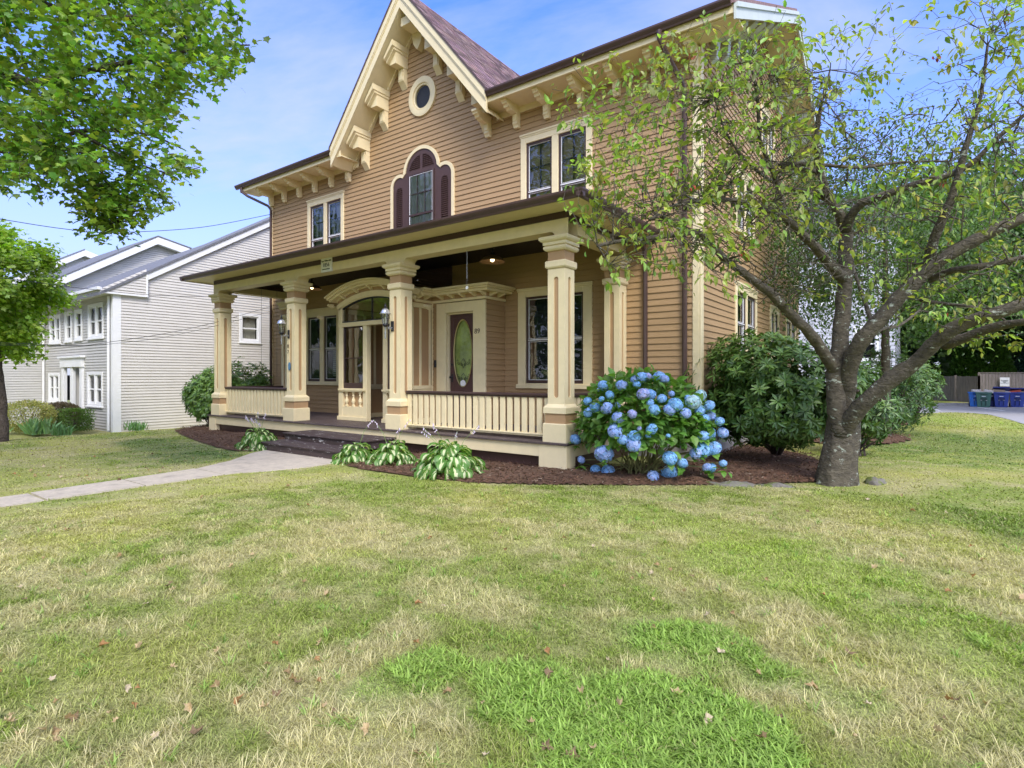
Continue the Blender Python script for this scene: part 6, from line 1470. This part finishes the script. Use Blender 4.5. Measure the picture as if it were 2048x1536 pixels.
# ---- hostas ----
def hosta(cx, cy, r, h, n, label, seed, stalks=4, s=1.0):
    rng = np.random.default_rng(seed); t = thing('hosta', (cx, cy, 0), label, 'hosta', 'variegated hostas along the porch')
    V = []; Q = []; C = []; edge = np.array([.10, .22, .04]); cen = np.array([.66, .68, .40])
    K = 7; prof = [0.02, .05, .62, 1, .95, .62, .02]; W_ = [-1, -.42, -.32, 0, .32, .42, 1]
    pet = MB()
    for i in range(int(n * .85)):
        a = rng.random() * 2 * pi; q = rng.random() ** .55; R0 = r * (.15 + .85 * q); L_ = .25 * s * rng.uniform(.6, 1.25); w = L_ * .27
        hz0 = h * (1 - .78 * q ** 2) * rng.uniform(.55, 1.15); ca, sa = cos(a), sin(a)
        b = np.array([cx + (R0 - L_ * .6) * ca, cy + (R0 - L_ * .6) * sa, max(.03, hz0)]); side = np.array([-sa, ca, 0]); dirh = np.array([ca, sa, 0]); tilt = .9 - 1.5 * q + rng.uniform(-.45, .45)
        g = np.random.default_rng(i).uniform(.8, 1.25); pos0 = b.copy(); ang = tilt; base = len(V); cg = edge * g; cw = cen * rng.uniform(.85, 1.1)
        yaw = rng.uniform(-.9, .9); dh = dirh * cos(yaw) + side * sin(yaw); sd2 = np.cross([0, 0, 1], dh)
        p_ = pos0.copy()
        for k_ in range(K):
            if k_: p_ = p_ + (dh * cos(ang) + np.array([0, 0, 1]) * sin(ang)) * L_ / (K - 1); ang -= .32
            nrm = np.array([0, 0, 1]) * cos(ang) - dh * sin(ang)
            for x_ in W_:
                ww = w * prof[k_]; V.append(p_ + sd2 * x_ * ww + nrm * abs(x_) ** 1.2 * ww * .35); C.append(cw if abs(x_) < .35 and 0 < k_ < K - 1 else cg)
        m = len(W_)
        for k_ in range(K - 1):
            for j in range(m - 1): Q.append((base + k_ * m + j, base + k_ * m + j + 1, base + (k_ + 1) * m + j + 1, base + (k_ + 1) * m + j))
        pet.tube([(cx + .05 * ca, cy + .05 * sa, 0), tuple(b)], [.006, .004], 4, cap=False)
    nmesh('foliage', np.array(V), Q, None, LEAF, t, np.clip(np.array(C), 0, 1), smooth=True); pet.build('leaf_stalks', mat('hosta_stalk', (.16, .27, .06), .6), t)
    for i in range(stalks):
        a = rng.random() * 2 * pi; e = np.array([cx + cos(a) * r * .75, cy + sin(a) * r * .5, h + rng.uniform(.22, .50)]); b = np.array([cx, cy, .1]); m1 = b + (e - b) * .5 + np.array([0, 0, .12]); mb = MB(); mb.tube([b, m1, e], [.005, .004, .003], 4); fs = mb.build('flower_stalk', mat('hosta_stalk', (.16, .27, .06), .6), t)
        mb = MB()
        for k_ in range(6):
            q = e + (m1 - e) * (k_ * .09) ; dd = rdir(1, rng)[0] * .03; dd[2] = -.035
            mb.tube([q, q + dd * .5, q + dd * .95], [.002, .006, .011], 6, cap=False)
        mb.build('blossom', mat('lilac_petal', (.66, .56, .68), .6), fs)
hosta(-12.15, 6.95, .56, .38, 170, 'variegated hosta left of the porch steps, with pale lilac flowers', 1, 7)
hosta(-8.75, 6.95, .50, .32, 110, 'smaller variegated hosta touching the right end of the steps', 2, 1)
hosta(-7.95, 7.15, .56, .36, 150, 'middle hosta of the clump right of the steps, half behind its neighbours', 3, 3)
hosta(-6.35, 6.98, .72, .44, 230, 'largest white-striped hosta, in front of the long railing', 4, 5, 1.15)

# ---- shrubs & irises by the neighbouring building ----
def bush(name, cx, cy, rx, ry, rz, col, n, label, seed, leaf=.06, z0=-.3, box=False):
    rng = np.random.default_rng(seed); t = thing(name, (cx, cy, z0), label, 'shrub'); d = rdir(n, rng)
    if box: d = d / np.max(np.abs(d), axis=1, keepdims=True) * .85
    pos = np.array([cx, cy, z0 + rz]) + d * np.array([rx, ry, rz]) * rng.uniform(.75, 1, (n, 1)); pos[:, 2] = np.maximum(pos[:, 2], z0)
    leaves_obj('foliage', t, [scatter(T_DIA, pos, norm(d + rdir(n, rng) * .8), rdir(n, rng), leaf * rng.uniform(.6, 1.4, n), vcol(n, col, .35, rng))]); mb = MB()
    for k in range(10): e = np.array([cx, cy, z0 + rz]) + rdir(1, rng)[0] * np.array([rx, ry, rz]) * .8; mb.tube([(cx, cy, z0), tuple(e)], [.02, .006], 4, cap=False)
    mb.build('stems', BARK2, t); return t
bush('barberry_bush', -25.1, 5.9, .85, .8, .55, [.34, .33, .12], 5000, 'yellow-green barberry bush beside the left tree trunk', 201)
bush('barberry_bush', -26.0, 7.1, 1.5, .5, .48, [.10, .075, .05], 6000, 'dark purple-leaved barberry hedge under the lower windows', 202)
bush('clipped_hedge', -24.3, 7.0, 1.15, .38, .42, [.10, .17, .035], 6000, 'flat-topped clipped hedge by the white building corner', 203, box=True, leaf=.045)
def iris(cx, cy, n, sx, sy, h, label, seed, z0=-.28):
    rng = np.random.default_rng(seed); T = ([(-.05, 0, 0), (.05, 0, 0), (.055, .45, .02), (-.055, .45, .02), (.03, .8, -.04), (-.03, .8, -.04), (0, 1, -.12)], [(0, 1, 2, 3), (3, 2, 4, 5)], [(5, 4, 6)])
    pos = np.stack([cx + rng.uniform(-1, 1, n) * sx * 1.1, cy + rng.uniform(-1, 1, n) * sy, np.full(n, z0)], 1); f = norm(rng.normal(size=(n, 3)) * np.array([.38, .38, .05]) + np.array([0, 0, 1.])); up = rdir(n, rng); up[:, 2] = 0
    o = leaves_obj('iris_clump', None, [scatter(T, pos, f, up, h * rng.uniform(.6, 1.15, n), vcol(n, [.16, .30, .10], .3, rng))], WAXY); tag(o, label, 'iris', 'iris clumps edging the lawn')
iris(-23.9, 5.9, 160, .40, .28, .55, 'largest iris clump, in front of the clipped hedge', 1)
iris(-22.7, 6.2, 90, .28, .2, .40, 'iris clump between the hedge and the building corner', 2)
iris(-22.6, 8.3, 110, .42, .22, .35, 'iris clump in front of the pale side wall right of the white corner', 3)
iris(-24.2, 4.9, 80, .25, .2, .35, 'small light iris clump near the left edge of the picture', 4)

# ---- rocks, chips, twigs, fallen leaves, grass ----
def rock(cx, cy, sx, sy, sz, rot, seed, label, m=None):
    rng = np.random.default_rng(seed); V = []; Q = []; n, k = 28, 12; ph_ = rng.random(12) * 6
    for i in range(k):
        e = pi / 2 * i / (k - 1)
        for j in range(n):
            a = 2 * pi * j / n; s = 1 + .14 * sin(2 * a + ph_[0]) + .10 * sin(3 * a + ph_[1]) + .05 * sin(7 * a + ph_[2] + 3 * e) + .04 * sin(11 * a + 5 * e); x, y = sx * s * cos(a) * cos(e), sy * s * sin(a) * cos(e); z = sz * sin(e) ** .7 * (1 + .2 * sin(3 * x / sx + ph_[3]) + .12 * sin(9 * x / sx + 4 * y / sy)) - .05
            V.append((cx + x * cos(rot) - y * sin(rot), cy + x * sin(rot) + y * cos(rot), z))
    for i in range(k - 1):
        for j in range(n): Q.append((i * n + j, i * n + (j + 1) % n, (i + 1) * n + (j + 1) % n, (i + 1) * n + j))
    tag(nmesh('rock', V, Q, None, m or mat('mossy_rock', (.17, .155, .125), .95, .35, 8, .9, 22, wear=((.10, .13, .02), .52, .60, 4)), smooth=True), label, 'rock')
rock(-2.35, 8.78, .42, .16, .11, .42, 1, 'mossy ledge rock at the lawn edge right of the hydrangea'); rock(-1.78, 9.12, .30, .13, .085, .35, 2, 'lower mossy rock between the ledge rock and the cherry trunk')
rock(-.55, 10.25, .20, .14, .14, 1, 3, 'small brown rock right of the cherry trunk base'); 
p = at(1885, 1015, 1.65 * FPX / (1015 - HV)); rock(p[0], p[1], .36, .06, .035, .75, 5, 'weathered grey surface root poking out of the lawn', mat('grey_root', (.27, .24, .21), .9, .4, 9, .8, 40, stretch=(1, 4, 1)))

def chips(poly, n, seed, z):
    rng = np.random.default_rng(seed); xs = [p[0] for p in poly]; ys = [p[1] for p in poly]; x = rng.uniform(min(xs), max(xs), n * 3); y = rng.uniform(min(ys), max(ys), n * 3); k = pip(poly, x, y); x, y = x[k][:n], y[k][:n]; N = len(x)
    f = norm(rng.normal(size=(N, 3)) * np.array([1, 1, .22])); up = norm(np.array([0, 0, 1.]) + rdir(N, rng) * .5); zz = gz(x, y) + z + .055 * vnoise(x, y, .5, seed) + .02
    C = vcol(N, [.115, .062, .036], .6, rng); li = rng.random(N) < .05; C[li] = [.32, .24, .17]
    T = ([(-.16, 0, 0), (.16, 0, 0), (.2, 1, .04), (-.2, 1, .0)], [(0, 1, 2, 3)], []); return scatter(T, np.stack([x, y, zz], 1), f, up, rng.uniform(.02, .055, N), C)
for P_, n, sd_, lb in ((BEDL, 9000, 40, 'loose mulch chips on the bed left of the steps'), (BEDR, 16000, 43, 'loose mulch chips on the bed round the hydrangea and cherry'), (BED2, 3000, 45, 'mulch chips on the island beside the house')):
    tag(leaves_obj('mulch_chips', None, [chips(P_, n, sd_, .02)], DRYL, kind='stuff'), lb, 'mulch')

EXCL = [BEDL, BEDR, BED2, BED3, [(x, y) for x, y in PATH], DRIVE, [(-18.4, 8.2), (-17.2, 8.2), (-3.4, 8.2), (-3.4, 22), (-18.4, 22)]]
def grasspatch(N, rmin, rmax, dens_pow, hb, wb, seed, amin=-50, amax=50):
    rng = np.random.default_rng(seed); u = rng.random(N); e = 2 - dens_pow
    r = (rmin ** e + u * (rmax ** e - rmin ** e)) ** (1 / e)
    a = np.radians(rng.uniform(amin, amax, N)); x = r * (-sin(TH) * np.cos(a) + cos(TH) * np.sin(a)); y = r * (cos(TH) * np.cos(a) + sin(TH) * np.sin(a))
    ok = np.ones(N, bool)
    for P_ in EXCL:
        ok &= ~pip(P_, x, y)
    ok &= np.hypot(x - base_xy[0], y - base_xy[1]) > .36
    ok &= ~((x < -22.9) & (y > 7.6))
    x, y, r = x[ok], y[ok], r[ok]; n = len(x)
    C = lawncol(x, y); viv = np.clip((C[:, 1] - C[:, 0] * 1.15) * 9, 0, 1)
    C = C * rng.uniform(.5, 1.4, (n, 1)); dry = rng.random(n) < .16; C[dry] = C[dry] * .45 + np.array([.46, .38, .20]) * .55
    tuft = vnoise(x, y, .16, 61); lean = 1.35
    ang = 2 * pi * (vnoise(x, y, .35, 62) * 2 + vnoise(x, y, 1.1, 63) * 1.5) + rng.normal(size=n) * 1.9
    f = norm(np.stack([np.cos(ang) * lean * rng.uniform(.3, 1.2, n), np.sin(ang) * lean * rng.uniform(.3, 1.2, n), np.full(n, .95)], 1)); up = norm(np.stack([-np.cos(ang), -np.sin(ang), np.full(n, .9)], 1) + rdir(n, rng) * .5)
    s = hb * (.5 + .9 * tuft) * rng.uniform(.55, 1.3, n) * (1 + .25 * viv); w = wb * (r / 3.0) ** .55
    n_ = n; W_ = (w * (1 + 1.5 * viv) * rng.uniform(.7, 1.3, n)) 
    fv = f; rgt = norm(np.cross(f, up)); upn = np.cross(rgt, fv); P0 = np.stack([x, y, gz(x, y) - .003], 1)
    def pt(l, wd, dz): return P0 + fv * (s * l)[:, None] + rgt * (W_ * wd)[:, None] - np.array([0, 0, 1.]) * (s * dz)[:, None]
    V = np.stack([pt(0, -.5, 0), pt(0, .5, 0), pt(.55, .42, .02), pt(.55, -.42, .02), pt(1, 0, .22)], 1).reshape(-1, 3); o = (np.arange(n) * 5)[:, None]
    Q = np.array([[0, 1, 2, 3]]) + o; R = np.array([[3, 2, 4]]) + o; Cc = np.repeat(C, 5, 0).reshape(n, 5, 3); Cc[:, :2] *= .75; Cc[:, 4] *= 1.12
    return V, Q, R, np.clip(Cc.reshape(-1, 3), 0, 1)
base_xy = at(1668, 972, 8.62)[:2]
g = merge([grasspatch(380000, 1.9, 9, 1.6, .050, .0034, 301), grasspatch(150000, 6, 24, 1.3, .042, .0062, 302), grasspatch(60000, 22, 40, 1.0, .045, .009, 305, -5, 50), grasspatch(30000, 1.5, 14, 1.0, .05, .006, 303, -80, -50), grasspatch(26000, 1.5, 14, 1.0, .05, .006, 304, 50, 80)])
def tufts(n, per, rmin, rmax, want, ln, wd, col, seed, spread):
    rng = np.random.default_rng(seed); r = rng.uniform(rmin, rmax, n * 8); a = np.radians(rng.uniform(-55, 55, n * 8)); x = r * (-sin(TH) * np.cos(a) + cos(TH) * np.sin(a)); y = r * (cos(TH) * np.cos(a) + sin(TH) * np.sin(a))
    C = lawncol(x, y); ok = want(C) & (rng.random(len(x)) < .9)
    for P_ in EXCL: ok &= ~pip(P_, x, y)
    x, y, C = x[ok][:n], y[ok][:n], C[ok][:n]; m = len(x); X = np.repeat(x, per) + rng.normal(size=m * per) * .012; Y = np.repeat(y, per) + rng.normal(size=m * per) * .012; N = m * per
    an = rng.uniform(0, 2 * pi, N); f = norm(np.stack([np.cos(an) * spread * rng.uniform(.4, 1.3, N), np.sin(an) * spread * rng.uniform(.4, 1.3, N), np.ones(N)], 1)); up = norm(np.array([0, 0, 1.]) - f * .3)
    w = wd / ln; T = ([(-w * .4, 0, 0), (w * .4, 0, 0), (w * .5, .4, .02), (-w * .5, .4, .02), (w * .35, .75, -.08), (-w * .35, .75, -.08), (0, 1, -.24)], [(0, 1, 2, 3), (3, 2, 4, 5)], [(5, 4, 6)])
    cc_ = np.repeat(C, per, 0) * (1 - .75) + np.array(col) * .75 if col is not None else np.repeat(C, per, 0)
    return scatter(T, np.stack([X, Y, gz(X, Y)], 1), f, up, ln * rng.uniform(.5, 1.2, N), np.clip(cc_ * rng.uniform(.65, 1.3, (N, 1)), 0, 1))
isv = lambda C: (C[:, 1] > C[:, 0] * 1.30) & (C[:, 2] < .1)
isd = lambda C: C[:, 0] > C[:, 1] * 1.0
g = merge([g, tufts(2600, 9, 1.9, 6, isv, .066, .0075, (.27, .39, .08), 501, 1.2), tufts(1500, 12, 1.9, 7, isd, .085, .003, (.62, .54, .30), 502, .9), tufts(500, 10, 2.0, 8, lambda C: C[:, 0] > 0, .075, .007, (.20, .34, .06), 503, 1.2)])
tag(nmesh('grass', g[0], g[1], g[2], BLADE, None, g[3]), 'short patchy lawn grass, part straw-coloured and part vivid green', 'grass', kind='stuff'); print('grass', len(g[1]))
# shaggy fringe along the bed and path edges
# fallen leaves: each its own object
LM = []
for i in range(6):
    rng = np.random.default_rng(400 + i); c = [(.30, .20, .09), (.42, .31, .16), (.18, .12, .06), (.46, .37, .24), (.34, .18, .07), (.46, .34, .18)][i]; v, q, tr = T_MAPLE; v = np.array(v); cu = rng.uniform(2.0, 4.5)
    v = v - [0, .5, 0]; v[:, 2] += cu * .45 * (v[:, 0] ** 2) + cu * .28 * v[:, 1] ** 2 * (1 if i % 2 else -.5) + .07 * np.sin(v[:, 0] * 9 + i) ; v[:, 0] *= rng.uniform(.5, .9)
    o = nmesh('leaf', v * .085, None, tr, DRYL, None, np.array(c) * np.ones((len(v), 3))); LM.append(o.data); bpy.data.objects.remove(o)
rng = np.random.default_rng(12); cnt = 0; seen = []
KIND = [('medium brown', 0), ('tan', 1), ('dark brown', 2), ('pale beige', 3), ('reddish brown', 4), ('light brown', 5)]
zones = [('on the lawn at the left', [(-60, 1000), (620, 960), (620, 1500), (-60, 1500)], 62), ('on the middle of the lawn', [(620, 1010), (1350, 1010), (1350, 1530), (620, 1530)], 46), ('on the lawn at the right', [(1350, 1000), (2048, 960), (2048, 1530), (1350, 1530)], 40), ('on the strip of lawn beyond the path', [(0, 880), (440, 880), (440, 930), (0, 975)], 34), ('along the edge of the concrete path', [(0, 960), (400, 915), (500, 905), (300, 955), (0, 995)], 16)]
for zn, poly, n in zones:
    for k in range(n):
        while True:
            u = rng.uniform(min(p[0] for p in poly), max(p[0] for p in poly)); v = rng.uniform(0, 1) ** 1.0; v = min(p[1] for p in poly) + v * (max(p[1] for p in poly) - min(p[1] for p in poly))
            if pip(poly, np.array([u]), np.array([v]))[0]:
                p = at(u, v, CAMH * FPX / (v - HV))
                if not any(pip(P_, np.array([p[0]]), np.array([p[1]]))[0] for P_ in (BEDL, BEDR)): break
        ki = int(rng.integers(0, 6)); kn, mi = KIND[ki]
        o = bpy.data.objects.new('fallen_leaf', LM[mi]); COL.objects.link(o); o.location = (p[0], p[1], float(gz(p[0], p[1])) + .028); o.rotation_euler = (rng.normal() * .45, rng.normal() * .45, rng.uniform(0, 6.28)); s = rng.uniform(.36, .85); o.scale = (s, s, s)
        tag(o, f'dry curled {kn} leaf {zn}', 'leaf', f'{kn} fallen leaves {zn}')
